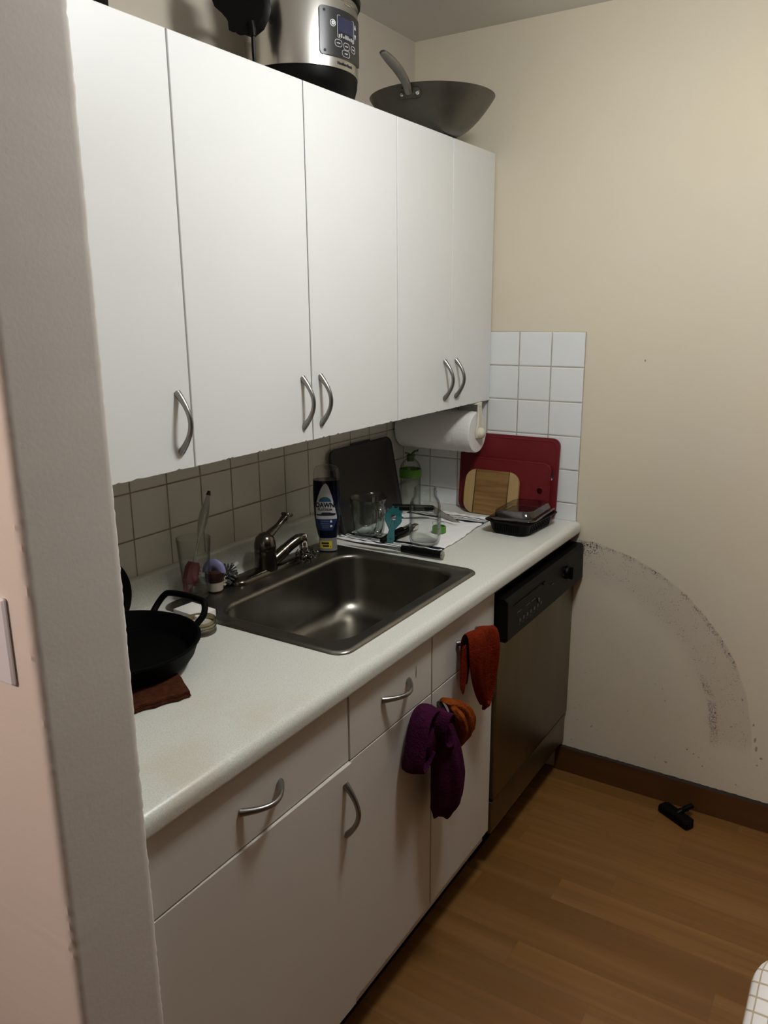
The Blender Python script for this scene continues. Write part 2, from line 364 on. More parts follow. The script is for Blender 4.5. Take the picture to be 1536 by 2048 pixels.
def link(name, me, m, parent=None):
    o = bpy.data.objects.new(name, me); C.objects.link(o)
    if m is not None:
        me.materials.clear(); me.materials.append(M[m] if isinstance(m, str) else m)
    if parent: o.parent = parent
    return o
def build(name, bm, m, parent=None, smooth=True, off=None, ang=40, label=None):
    """one mesh object; off subtracts a world position so world-space shapes can sit under an Empty"""
    bmesh.ops.recalc_face_normals(bm, faces=bm.faces)
    me = bpy.data.meshes.new(name)
    if off is not None: bmesh.ops.translate(bm, verts=bm.verts, vec=-Vector(off))
    bm.to_mesh(me); bm.free()
    if smooth:
        me.polygons.foreach_set('use_smooth', [True]*len(me.polygons))
        me.set_sharp_from_angle(angle=radians(ang))
    o = link(name, me, m, parent)
    if label: o['label'] = label
    return o
def tag(o, label, cat, group=None, kind=None):
    if label: o['label'] = label
    if cat: o['category'] = cat
    if group: o['group'] = group
    if kind: o['kind'] = kind
    return o
def thing(name, label, cat, loc=(0, 0, 0), rot=(0, 0, 0), group=None):
    o = bpy.data.objects.new(name, None); C.objects.link(o); o.empty_display_size = .05
    o.location = loc; o.rotation_euler = rot
    return tag(o, label, cat, group)
def struct(name, bm, m, smooth=False, parent=None):
    o = build(name, bm, m, parent, smooth)
    if not parent: o['kind'] = 'structure'
    return o
def subsurf(o, lv=1):
    md = o.modifiers.new('sub', 'SUBSURF'); md.levels = lv; md.render_levels = lv; return o
def solid(o, t, offset=0):
    md = o.modifiers.new('sol', 'SOLIDIFY'); md.thickness = t; md.offset = offset; return o
def text_mesh(s, size, depth=.0003, align='CENTER', squash=1.0, bold=0.0):
    cu = bpy.data.curves.new('t', 'FONT'); cu.body = s; cu.size = size; cu.extrude = depth; cu.offset = bold; cu.align_x = align; cu.align_y = 'CENTER'
    t = bpy.data.objects.new('t', cu); C.objects.link(t)
    me = bpy.data.meshes.new_from_object(t.evaluated_get(bpy.context.evaluated_depsgraph_get()))
    bpy.data.objects.remove(t); bpy.data.curves.remove(cu)
    for v in me.vertices: v.co.x *= squash
    return me
def text(name, s, size, f, m, parent, align='CENTER', squash=1.0, depth=.0003, bold=0.0):
    me = text_mesh(s, size, depth, align, squash, bold); me.name = name
    for v in me.vertices: v.co = Vector(f(v.co.x, v.co.y, v.co.z))
    return link(name, me, m, parent)
def grid(bm, nu, nv, f):
    V = [[bm.verts.new(f(i/(nu-1), j/(nv-1))) for i in range(nu)] for j in range(nv)]
    for j in range(nv-1):
        for i in range(nu-1): bm.faces.new((V[j][i], V[j][i+1], V[j+1][i+1], V[j+1][i]))
    return bm

# ------------------------------------------------------------------ setting
H = 2.4227; CT = 0.914
struct('floor', box(nbm(), -5.3, .1, -4.1, .1, -.06, 0), 'floor')
struct('ceiling', box(nbm(), -5.3, .1, -4.1, .1, H, H+.06), 'ceiling')
struct('wall_back', box(nbm(), -5.3, 0, 0, .1, 0, H), 'back_wall')
struct('wall_right', box(nbm(), 0, .1, -4.1, .1, 0, H), 'right_wall')
struct('wall_far_left', box(nbm(), -5.3, -5.2, -4.1, 0, 0, H), 'far_wall')
struct('wall_front', box(nbm(), -5.2, 0, -4.1, -4.0, 0, H), 'far_wall')
# partition wall end, corners worn and lumpy
def partition():
    bm = nbm(); n = 420; loops = []
    rr = random.Random(3); amp = [0]*4
    for i in range(n+1):
        z = H*i/n; L = []
        for (cx, cy, sx, sy, k) in ((-1.8475, -.66, 1, -1, 0), (-1.976, -.66, -1, -1, 1)):
            j = (rr.random()-.5)*.0007 + (.0016*(rr.random()-.3) if rr.random() < .12 else 0)
            b = .006
            a = [(cx, cy+b*2), (cx-j, cy+b), (cx-b*.35*sx-j*sx, cy+b*.35+j), (cx-b*sx, cy+j*.6), (cx-2*b*sx, cy)]
            if k: a = list(reversed(a))
            L.append(a)
        loop = [(-1.8475, 0)] + L[0] + L[1] + [(-1.976, 0)]
        loops.append([(x, y, z) for x, y in loop])
    return loft(bm, loops)
struct('wall_partition', partition(), 'stub', smooth=True)
# tile fields: slabs 3 mm proud of the walls
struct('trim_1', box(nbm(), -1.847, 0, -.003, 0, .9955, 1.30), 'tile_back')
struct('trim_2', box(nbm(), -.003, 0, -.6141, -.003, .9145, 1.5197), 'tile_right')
bm = nbm(); box(bm, -.013, 0, -4.0, -.585, 0, .0915, .002)
struct('baseboard_right', bm, 'baseboard')
bm = nbm(); rr = random.Random(5)
grid(bm, 260, 2, lambda u, v: (-.0135+.0135*v + .0, -.60-2.2*u, .0916+.0016*v+.0022*rr.random()*v + .0004))
struct('trim_3', bm, 'caulk')

# ceiling lamp (behind the picture frame, gives the light of the kitchen)
t = thing('ceiling_lamp', 'round lit globe lamp on the kitchen ceiling', 'lamp', LAMP_POS)
build('base', lathe(nbm(), [(.15, 0), (.15, -.022), (.14, -.031)], 48), 'lamp_base', t)
build('diffuser', lathe(nbm(), [(.001, -.132)] + [(.135*sin(pi*i/24), -.036-.096*cos(pi*i/24)) for i in range(1, 13)] + [(.10, -.032)], 48), 'lamp_glow', t)

# light switch on the partition's left face
t = thing('light_switch', 'white light switch plate on the left face of the partition wall', 'switch', (-1.976, -.586, 1.229))
bm = nbm(); plate(bm, rrect(-.036, .036, -.053, .053, .004, 3), lambda u, v, w: (-w, u, v), 0, .0065, .0025)
build('plate', bm, 'switch_white', t)
build('toggle', box(nbm(), -.016, -.006, -.005, .005, -.010, .012, .001), 'switch_white', t)

# ------------------------------------------------------------------ cabinets
FB = -.612          # front of the base cabinet doors
FU = -.2939         # front of the wall cabinet doors
def panel(x0, x1, z0, z1, yf, th, jag_bottom=0.0, seed=0, bev=.0012, ajar=0.0):
    """door / drawer front: the lower edge is chipped"""
    rr = random.Random(seed); bm = nbm(); n = 70; pts = []
    for i in range(n+1):
        u = i/n; d = 0
        if jag_bottom and 0 < i < n:
            d = rr.random()*.0009
            if rr.random() < .10: d = jag_bottom*(.4+.6*rr.random())
        pts.append((x0+(x1-x0)*u, z0+d))
    pts += [(x1, z1), (x0, z1)]
    loops = [[(x, yf+bev, z) for x, z in pts]]
    cx, cz = (x0+x1)/2, (z0+z1)/2
    fr = [(x + (bev if x < x0+.0005 else -bev if x > x1-.0005 else 0), z + (bev if z < cz else -bev)) for x, z in pts]
    loft(bm, [[(x, yf+th, z) for x, z in pts], [(x, yf+bev, z) for x, z in pts], [(x, yf, z) for x, z in fr]])
    for v in bm.verts: v.co.y -= ajar*(v.co.x-x0)/(x1-x0)
    return bm
def handle_bm(a, b, out=.031):
    """bow pull from foot a to foot b, standing out towards -y, thicker at its feet"""
    a, b = Vector(a), Vector(b); pts = []; rad = []; n = 29
    for i in range(n):
        t = i/(n-1); sw_ = sin(pi*t)**.9; e = abs(2*t-1)
        pts.append(a.lerp(b, t) + Vector((0, .0005-out*sw_, 0))); rad.append(.0050 + .0024*e**3)
    bm = nbm(); tube(bm, pts, rad, 14)
    return bm
def carcass_bm(x0, x1, y0, y1, z0, z1, t=.016, top=True):
    bm = nbm()
    box(bm, x0, x0+t, y0, y1, z0, z1); box(bm, x1-t, x1, y0, y1, z0, z1)
    box(bm, x0+t, x1-t, y0, y1, z0, z0+t); box(bm, x0+t, x1-t, y1-.006, y1, z0+t, z1)
    if top: box(bm, x0+t, x1-t, y0, y1-.006, z1-t, z1)
    return bm
ZB, ZT = 1.2938, 2.061
def wall_cab(x0, x1, doors, label, seed):
    t = thing('wall_cabinet', label, 'cabinet', ((x0+x1)/2, -.15, ZB), group=None)
    o = t.location
    build('carcass', carcass_bm(x0, x1, FU+.0185, -.0035, ZB+.0005, ZT-.001), 'cab', t, False, off=o)
    for k, (a, b, hx) in enumerate(doors):
        d = build('door', panel(a+.0018, b-.0018, ZB, ZT, FU, .018, .0035, seed+k), 'cab', t, False, off=o)
        h = build('handle', handle_bm((hx, FU, 1.3285), (hx, FU, 1.4415)), 'nickel', d, off=o)
    return t
wall_cab(-1.845, -1.3632, [(-1.845, -1.3626, -1.397)], 'single-door white wall cabinet beside the partition wall, farthest left', 10)
wall_cab(-1.3620, -.5985, [(-1.3626, -.9817, -1.0165), (-.9817, -.5981, -.9495)], 'wide two-door white wall cabinet under the slow cooker', 20)
wall_cab(-.5975, -.0035, [(-.5981, -.2892, -.3305), (-.2892, -.0035, -.2575)], 'narrow two-door white wall cabinet under the wok, above the paper towels', 30)

def base_cab(x0, x1, label, drawers, doors, seed, top, ajar=0.0):
    t = thing('base_cabinet', label, 'cabinet', ((x0+x1)/2, -.3, 0)); o = t.location
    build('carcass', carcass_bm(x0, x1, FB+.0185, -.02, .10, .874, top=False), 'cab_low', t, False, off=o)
    build('toe_kick', box(nbm(), x0, x1, -.545, -.53, 0, .0995), 'black_gap', t, False, off=o)
    for k, (a, b, z0, z1, h) in enumerate(drawers):
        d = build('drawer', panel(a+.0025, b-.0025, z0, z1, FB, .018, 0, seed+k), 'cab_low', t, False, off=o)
        if h: build('handle', handle_bm((h[0], FB, h[2]), (h[1], FB, h[2])), 'nickel', d, off=o)
    for k, (a, b, z0, z1, h) in enumerate(doors):
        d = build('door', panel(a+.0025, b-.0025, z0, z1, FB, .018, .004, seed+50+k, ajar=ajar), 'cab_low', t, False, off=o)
        if h: build('handle', handle_bm((h, FB-ajar*.95, .575), (h, FB-ajar*.95, .690)), 'nickel', d, off=o)
    return t
X1, X2, X3, X4 = -1.8455, -1.3123, -.9757, -.6318
b1 = base_cab(X1, X1 and X2-.0005, 'base cabinet beside the partition wall, with one drawer over one door', [(X1, X2, .7275, .866, (-1.6245, -1.5225, .795))],
         [(X1, X2, .143, .7252, -1.338)], 40, True, ajar=.007)
b2 = base_cab(X2+.0005, X4, 'base cabinet under the sink, with two false drawer fronts and two doors hung with cloths',
         [(X2, X3, .7250, .868, (-1.190, -1.083, .802)), (X3, X4, .7250, .868, (-.853, -.745, .802))],
         [(X2, X3, .143, .7225, -1.008), (X3, X4, .143, .7225, -.9445)], 60, True)
# gouge in the drawer front of the sink cabinet
bm = nbm(); plate(bm, [(-.0012, -.016), (.0014, -.014), (.0022, .001), (.0010, .012), (-.0004, .016), (-.0008, .004), (-.0020, -.004)], lambda u, v, w: (-1.0497+u, FB-.0002+w, .809+v), 0, .0008)
build('gouge_mark', bm, 'core', b2, False, off=b2.location)

# ------------------------------------------------------------------ countertop with a sink cut-out
def counter():
    bm = nbm(); D = .630
    def arc(cy, cz, r, a0, a1, n=6): return [(cy+r*cos(a0+(a1-a0)*i/n), cz+r*sin(a0+(a1-a0)*i/n)) for i in range(n+1)]
    nose = [(-.60, .8755), (-D+.008, .8755)] + arc(-D+.008, .8755+.008, .008, -pi/2, -pi, 4)[1:] + arc(-D+.019, CT-.019, .019, pi, pi/2, 7)
    cove = arc(-.036, CT+.016, .016, -pi/2, 0, 5) + arc(-.012, .9955-.008, .008, pi, pi/2, 5) + [(-.0035, .9955), (-.0035, .8755)]
    def ext(pr, x0, x1): loft(bm, [[(x0, y, z) for y, z in pr], [(x1, y, z) for y, z in pr]])
    ext(nose + cove, -1.8465, -1.245); ext(nose + cove, -.650, -.0035)
    ext(nose + [(-.55, CT), (-.55, .8755)], -1.245, -.650)
    ext([(-.042, .8755), (-.042, CT)] + cove, -1.245, -.650)
    bmesh.ops.remove_doubles(bm, verts=bm.verts, dist=.00001)
    return bm
o = build('countertop', counter(), 'counter', None, True, ang=35)
tag(o, 'long speckled off-white laminate countertop with rounded front edge and upturned back', 'countertop')

# ------------------------------------------------------------------ sink
t = thing('kitchen_sink', 'rectangular stainless steel sink set into the countertop', 'sink', (-.945, -.29, CT)); o = t.location
def sink():
    bm = nbm(); L = []
    def rr(x0, x1, y0, y1, r, z): return [(x, y, z) for x, y in rrect(x0, x1, y0, y1, r, 8)]
    ox0, ox1, oy0, oy1 = -1.262, -.632, -.567, -.038
    bx0, bx1, by0, by1 = -1.213, -.674, -.525, -.168
    L.append(rr(ox0, ox1, oy0, oy1, .035, CT+.0004))
    L.append(rr(ox0+.001, ox1-.001, oy0+.001, oy1-.001, .034, CT+.003))
    L.append(rr(ox0+.006, ox1-.006, oy0+.006, oy1-.006, .031, CT+.0062))
    L.append(rr(ox0+.014, ox1-.014, oy0+.014, oy1-.014, .028, CT+.0052))
    L.append(rr(ox0+.019, ox1-.019, oy0+.019, oy1-.019, .028, CT+.0032))
    L.append(rr(bx0-.010, bx1+.010, by0-.006, by1+.012, .075, CT+.0030))
    L.append(rr(bx0-.004, bx1+.004, by0-.002, by1+.004, .072, CT+.0018))
    L.append(rr(bx0, bx1, by0, by1, .070, CT-.005))
    dep = .168
    for i in range(9):
        a = i/8; z = CT-.012 - (dep-.06)*a; k = .010*a
        L.append(rr(bx0+k, bx1-k, by0+k, by1-k, .070, z))
    for i in range(1, 8):
        a = i/7*pi/2; k = .010+.046*(1-cos(a)); z = CT-dep+.048-.046*sin(a)
        L.append(rr(bx0+k, bx1-k, by0+k, by1-k, .070+.02*i/7, z))
    L.append(rr(bx0+.15, bx1-.15, by0+.12, by1-.12, .05, CT-dep-.001))
    L.append([(-.944+.045*cos(2*pi*i/36+pi/36), -.34+.045*sin(2*pi*i/36+pi/36), CT-dep-.003) for i in range(36)])
    loft(bm, L, (False, True)); return bm
build('bowl', sink(), 'sink', t, True, off=o, ang=60)
bm = nbm(); lathe(bm, [(.040, 0), (.042, .003), (.034, .003), (.030, -.004+.0045), (.01, .0008)], 32)
bmesh.ops.translate(bm, verts=bm.verts, vec=(-.944, -.34, CT-.170))
build('drain', bm, 'chrome', t, True, off=o)

# ------------------------------------------------------------------ faucet
FX, FY, FZ = -.932, -.085, CT+.0035
t = thing('kitchen_faucet', 'tarnished chrome single lever faucet on the rear ledge of the sink', 'faucet', (FX, FY, FZ))
bm = nbm(); P2 = []
for s in range(2):
    for i in range(13):
        a = pi/2 + pi*i/12 + pi*s
        P2.append(((-.105 if s == 0 else .105) + .028*cos(a), .028*sin(a)))
loft(bm, [[(x, y, 0) for x, y in P2], [(x, y, .006) for x, y in P2], [(x*.985, y*.9, .011) for x, y in P2], [(x*.93, y*.6, .0155) for x, y in P2]])
build('base_plate', bm, 'chrome', t)
bm = nbm(); lathe(bm, [(.031, .008), (.030, .02), (.0285, .045), (.0290, .060), (.0285, .063), (.0295, .066), (.0285, .080), (.0235, .096), (.013, .106), (.004, .109)], 32)
build('body', bm, 'chrome', t)
bm = nbm()
tube(bm, spline([(-.004, 0, .090), (.024, -.003, .104), (.050, -.005, .117), (.078, -.008, .135)]), [.0165, .0160, .0155, .0150, .0145, .014, .0135, .013, .0125, .012, .0115, .011, .0105, .010, .0095, .0092, .009, .009, .009, .0092, .0095, .010, .0105, .011, .011], 14, flat=.8)
build('lever', bm, 'chrome', t)
bm = nbm(); lathe(bm, [(.004, -.004), (.014, -.001), (.0165, .004), (.0150, .0075), (.006, .009)], 24)
bmesh.ops.rotate(bm, verts=bm.verts, cent=(0, 0, 0), matrix=Matrix.Rotation(radians(20), 3, 'Y')); bmesh.ops.translate(bm, verts=bm.verts, vec=(.084, -.008, .136))
build('lever_knob', bm, 'chrome', t)
bm = nbm()
tube(bm, spline([(.012, -.006, .022), (.045, -.014, .040), (.080, -.024, .060), (.106, -.031, .0695), (.122, -.036, .068)]), [.0165]*12+[.0150]*12+[.0135]*9, 14)
build('spout', bm, 'chrome', t)
bm = nbm(); lathe(bm, [(.0105, .038), (.0125, .040), (.0125, .058), (.0115, .060), (.0125, .062), (.0125, .077), (.010, .081)], 24, cx=.118, cy=-.035)
build('aerator', bm, 'bright_chrome', t, label='bright chrome spout tip')

# ------------------------------------------------------------------ dishwasher
t = thing('dishwasher', 'dishwasher with black control panel and smudged steel door beside the right wall', 'dishwasher', (-.318, -.3, 0)); o = t.location
DX0, DX1 = -.628, -.006
build('tub', box(nbm(), DX0+.006, DX1-.004, -.575, -.03, .115, .868), 'black_gap', t, False, off=o)
bm = nbm(); box(bm, DX0+.012, DX1, -.618, -.578, .232, .722, .003)
build('door', bm, 'dw_steel', t, True, off=o)
bm = nbm(); box(bm, DX0+.012, DX1, -.612, -.578, .118, .221, .002)
build('access_panel', bm, 'dw_steel', t, True, off=o)
build('toe_kick', box(nbm(), DX0+.012, DX1, -.548, -.535, 0, .114), 'black_gap', t, False, off=o)
build('filler', box(nbm(), DX0+.012, DX1, -.600, -.578, .8455, .8745), 'black_gap', t, False, off=o)
bm = nbm(); YP = -.646
pr = [(-.578, .724), (YP+.004, .724), (YP, .729), (YP+.002, .838), (YP+.010, .8455), (-.578, .8455)]
loft(bm, [[(DX0+.004, y, z) for y, z in pr], [(DX0+.007, y-.0015 if y < -.6 else y, z) for y, z in pr], [(DX1-.003, y-.0015 if y < -.6 else y, z) for y, z in pr], [(DX1, y, z) for y, z in pr]])
cp = build('control_panel', bm, 'dw_black', t, False, off=o)
yp = YP-.0016
FP = mat('faint grey print', (.055, .052, .046), .5)
for i in range(7): build('button', box(nbm(), -.545+.026*i, -.533+.026*i, yp-.0006, yp+.001, .757, .766), FP, cp, False, off=o)
for q in [(-.545+.026*i, -.540+.026*i, .749, .7515) for i in range(6)] + [(x, x+.03, .789, .7905) for x in (-.56, -.50, -.46)] + [(-.300, -.282, .789, .7915)]:
    build('printed_mark', box(nbm(), q[0], q[1], yp-.0004, yp+.001, q[2], q[3]), FP, cp, False, off=o)
bm = nbm(); box(bm, -.585, -.395, yp-.0004, yp+.001, .8165, .819); box(bm, -.375, -.352, yp-.003, yp+.001, .8125, .8195, .001)
build('latch_slot', bm, 'matte_black', cp, False, off=o)
bm = nbm(); lathe(bm, [(.0035, 0), (.0040, .002), (.003, .003)], 12)
for v in bm.verts: v.co = Vector((-.405+v.co.x, yp-v.co.z, .7765+v.co.y*2))
build('indicator', bm, mat('amber dot', (.10, .085, .04), .4), cp, True, off=o)
bm = nbm(); prof = [(.021, 0), (.0205, .006), (.018, .009)]
loft(bm, [[(-.165+r*cos(2*pi*i/32), yp-z, .7905+r*sin(2*pi*i/32)) for i in range(32)] for r, z in prof])
box(bm, -.1695, -.1605, yp-.020, yp-.008, .770, .811, .003)
build('dial', bm, 'black_plastic', cp, True, off=o)
bm = nbm()
for i in range(20):
    if i % 2 or 4 < i < 7: continue
    a = 2*pi*i/20; cx, cz = -.165+.030*cos(a), .7905+.030*sin(a)
    box(bm, cx-.002, cx+.002, yp-.0004, yp+.001, cz-.0012, cz+.0012)
build('dial_marks', bm, bpy.data.materials['faint grey print'], cp, False, off=o)

# ------------------------------------------------------------------ slow cooker
t = thing('slow_cooker', 'stainless steel slow cooker with digital control panel on top of the wall cabinets', 'slow cooker', (-.813, -.165, ZT)); RA, RB = .137, .128
def ell(k, z, n=72): return [(RA*k*cos(2*pi*i/n), RB*k*sin(2*pi*i/n), z) for i in range(n)]
bm = nbm(); loft(bm, [ell(.70, .0), ell(.80, .003), ell(.93, .016), ell(.975, .036), ell(.985, .053)])
build('base', bm, 'black_plastic', t)
bm = nbm(); loft(bm, [ell(.985, .0535), ell(1.0, .0545), ell(1.0, .190), ell(.995, .193), ell(1.012, .194), ell(1.012, .203), ell(.99, .204)])
build('body', bm, 'cooker_steel', t, ang=30)
bm = nbm(); loft(bm, [ell(.99, .2045), ell(1.05, .206), ell(1.06, .216), ell(1.02, .228), ell(.96, .232)])
build('rim', bm, 'black_plastic', t)
bm = nbm(); loft(bm, [ell(.93, .2325), ell(.85, .246), ell(.6, .262), ell(.3, .270), ell(.05, .272)])
lid = build('lid', bm, 'glass', t)
bm = nbm(); lathe(bm, [(.012, .272), (.012, .285), (.026, .290), (.026, .300), (.018, .304)], 24); build('lid_knob', bm, 'black_plastic', lid)
def cw(u, v, w):          # wrap flat (u, v) onto the cooker's front, w proud of the steel
    a = -pi/2 + u/.132
    return ((RA+w)*cos(a), (RB+w)*sin(a), v)
def cwz(dz): return lambda u, v, w: cw(u, v+dz, w)
bm = nbm(); U0, U1, V0, V1 = -.077, .070, .076, .172
# panel as a wrapped grid slab
nu = 28
def slab(bm, u0, u1, v0, v1, w0, w1, r=.006, nu=28, du=0, dv=0):
    pts = []
    top = [(u0+r+(u1-u0-2*r)*i/nu, v1) for i in range(nu+1)]; bot = [(u0+r+(u1-u0-2*r)*i/nu, v0) for i in range(nu+1)]
    cols = [(u0, v0+r, v1-r), (u0+r*.3, v0+r*.3, v1-r*.3)] + [(a[0], v0, v1) for a in top] + [(u1-r*.3, v0+r*.3, v1-r*.3), (u1, v0+r, v1-r)]
    F = [[bm.verts.new(cw(u, z, w1)) for z in (a, b)] for u, a, b in cols]; B = [[bm.verts.new(cw(u, z, w0)) for z in (a, b)] for u, a, b in cols]
    for i in range(len(cols)-1):
        bm.faces.new((F[i][0], F[i+1][0], F[i+1][1], F[i][1])); bm.faces.new((B[i][0], B[i][1], B[i+1][1], B[i+1][0]))
        bm.faces.new((F[i][0], B[i][0], B[i+1][0], F[i+1][0])); bm.faces.new((F[i][1], F[i+1][1], B[i+1][1], B[i][1]))
    for i in (0, len(cols)-1): bm.faces.new((F[i][0], F[i][1], B[i][1], B[i][0]))
    return bm
def ring(bm, pts, w, wd, cl=True):
    """outline of a shape as a thin raised band; pts in (u, v)"""
    n = len(pts); q = []
    cu = sum(p[0] for p in pts)/n; cv = sum(p[1] for p in pts)/n
    lo = []
    for k, ww in ((0, w-.0008), (0, w), (wd, w), (wd, w-.0008)):
        L = []
        for (u, v) in pts:
            d = Vector((u-cu, v-cv)); d = d*(1-k/max(d.length, 1e-6)); L.append(cw(cu+d.x, cv+d.y, ww))
        lo.append(L)
    loft(bm, lo, (False, False))
build_p = build('control_panel', slab(bm, U0, U1, V0, V1, -.001, .003), 'charcoal', t, True, ang=30)
bm = nbm(); slab(bm, -.031, .022, .127, .157, .0031, .0036, .004); scr = build('screen', bm, 'lcd', build_p)
bm = nbm(); ring(bm, rrect(-.034, .025, .114, .160, .004, 4), .0038, .0013)
for u, hgt in ((-.030, .006), (-.024, .008), (-.017, .004), (-.010, .008), (-.003, .008), (.004, .005), (.011, .007), (.017, .006)):
    slab(bm, u, u+.004, .116, .116+hgt, .0031, .0038, .0006, 2)
build('screen_frame', bm, 'light_grey', build_p)
for (u, v, a, b) in ((-.031, .1035, .0105, .0075), (-.006, .1015, .0105, .0075), (.020, .1015, .0095, .0075), (-.008, .0865, .0135, .0070)):
    bm = nbm(); ring(bm, rrect(u-a, u+a, v-b, v+b, .0065, 5), .0038, .0012); slab(bm, u-.005, u+.005, v-.001, v+.0012, .003, .0037, .0008, 3)
    build('button', bm, 'light_grey', build_p)
bm = nbm(); ring(bm, [(-.045+.0072*cos(2*pi*i/24), .141+.0072*sin(2*pi*i/24)) for i in range(24)], .0036, .0012)
ring(bm, [(-.045+.0042*cos(2*pi*i/20), .141+.0042*sin(2*pi*i/20)) for i in range(20)], .0045, .003)
build('power_button', bm, 'white_print', build_p)
bm = nbm()
for s, v in ((1, .150), (-1, .131)):
    A = [cw(.032-.0035, v-s*.004, .0038), cw(.032+.0035, v-s*.004, .0038), cw(.032, v+s*.005, .0038)]
    B = [cw(.032-.0035, v-s*.004, .003), cw(.032+.0035, v-s*.004, .003), cw(.032, v+s*.005, .003)]
    loft(bm, [B, A])
build('arrow_marks', bm, 'white_print', build_p)
bm = nbm()
for v in (.163, .084):
    bm = nbm(); loft(bm, [[cw(-.066+.003*cos(2*pi*i/16), v+.003*sin(2*pi*i/16), w) for i in range(16)] for w in (.003, .0036)])
    build('screw_plug', bm, 'matte_black', build_p)
text('lettering', 'Hamilton Beach', .0083, lambda u, v, w: cw(u-.007, v+.0650, .0006+w), 'ink', t, squash=.95, bold=.00015)
bm = nbm(); slab(bm, -.006, .016, .1865, .1885, .0002, .0006, .0006, 4); build('small_print', bm, mat('tan print', (.25, .20, .13), .5), t)
# left handle block with clip and cord
bm = nbm()
prof = [(-.0576, .162), (-.0522, .1485), (-.0387, .138), (-.028, .1267), (-.0238, .119), (-.0238, .105), (-.0173, .103), (-.0088, .104), (.0019, .101), (.0132, .101), (.0297, .1124), (.0404, .1314), (.0453, .1466), (.0437, .1675), (.035, .205), (-.045, .205), (-.056, .185)]
prof = [(p.x, p.y) for k in range(len(prof)) for p in [Vector((*prof[k], 0)), (Vector((*prof[k], 0))+Vector((*prof[(k+1) % len(prof)], 0)))/2]]
def hb(u, v, w): return (-.198-w+u*.55, -.010-u*.78, v)
plate(bm, list(reversed(prof)), hb, -.002, .020, .006)
box(bm, -.198, -.130, -.012, .006, .158, .172, .003)
hd = build('side_handle', bm, 'black_plastic', t, ang=50)
bm = nbm(); tube(bm, spline([hb(.020, .118, .019), hb(.022, .104, .019), hb(.023, .0905, .019)]), [.0085]*8+[.0078]*9, 10)
tube(bm, spline([hb(.023, .092, .019), hb(.0235, .05, .019), hb(.025, .010, .014), hb(.08, .006, .0)]), .0042, 8)
build('cord', bm, 'black_plastic', t)
# ------------------------------------------------------------------ pot at the very top edge of the picture
t = thing('cooking_pot', 'black pot at the top edge of the picture, on the leftmost wall cabinet', 'pot', (-1.500, -.165, ZT))
bm = nbm(); lathe(bm, [(.080, 0), (.092, .004), (.097, .016), (.099, .105), (.103, .110), (.103, .114), (.096, .114), (.093, .016), (.085, .008), (.004, .007)], 56); build('body', bm, 'cast_iron', t)
bm = nbm(); lathe(bm, [(.101, .1145), (.099, .118), (.070, .130), (.020, .138), (.004, .138)], 48); lid = build('lid', bm, 'cast_iron', t)
bm = nbm(); lathe(bm, [(.008, .138), (.008, .148), (.019, .152), (.019, .160), (.010, .164)], 24); build('knob', bm, 'black_plastic', lid)
for s_ in (-1, 1):
    bm = nbm(); tube(bm, spline([(s_*.097, -.030, .090), (s_*.118, -.026, .093), (s_*.124, 0, .094), (s_*.118, .026, .093), (s_*.097, .030, .090)]), .006, 10); build('handle', bm, 'black_plastic', t)
# ------------------------------------------------------------------ wok
WX, WY = -.31, -.235
t = thing('wok', 'dark steel wok with raised curved handle on top of the wall cabinets', 'wok', (WX, WY, ZT))
bm = nbm(); R0 = .176
pr = [(.002, .001), (.045, 0), (.062, .004)] + [(.062+(R0-.062)*s, .004+.099*s**1.75) for s in (.12, .25, .38, .5, .62, .74, .86, .94, 1)]
inn = [(r-.0022, z+.0022) for r, z in reversed(pr[1:])]
pr2 = pr + [(R0+.0006, .1045), (R0-.001, .1055)] + inn
lathe(bm, pr2, 80); build('bowl', bm, 'wok', t)
az = radians(188); d = Vector((cos(az), sin(az), 0)); tg = Vector((-sin(az), cos(az), 0)); base = d*(R0-.006)
bm = nbm()
path = spline([base + d*(q+.001) + Vector((0, 0, z)) for q, z in ((0, .080), (.022, .101), (.070, .1195), (.123, .1290), (.155, .1335), (.168, .1350))])
n = len(path); rad = [.0085 + .0062*sin(pi*min(1, .12+.80*i/(n-1)))**2 if i < n-1 else .006 for i in range(n)]
tube(bm, path, rad, 14, flat=.62)
hd = build('handle', bm, 'nickel', t)
bm = nbm()
for s in (-.022, .022):
    c = base + tg*s + d*(-.006) + Vector((0, 0, .082))
    bm = nbm(); tube(bm, [c - d*.004 + Vector((0, 0, .001)), c + d*.006 - Vector((0, 0, .002)), c + d*.009 - Vector((0, 0, .003))], [.0062, .0058, .003], 12)
    build('rivet', bm, 'bright_chrome', hd)
bm = nbm()
plate(bm, rrect(-.031, .031, -.012, .010, .010, 4), lambda u, v, w: tuple(base + tg*u + d*(-.0055+w-.10*abs(u)**1.3+v*.55) + Vector((0, 0, .083+v))), -.002, .0035)
build('bracket', bm, 'wok', hd)

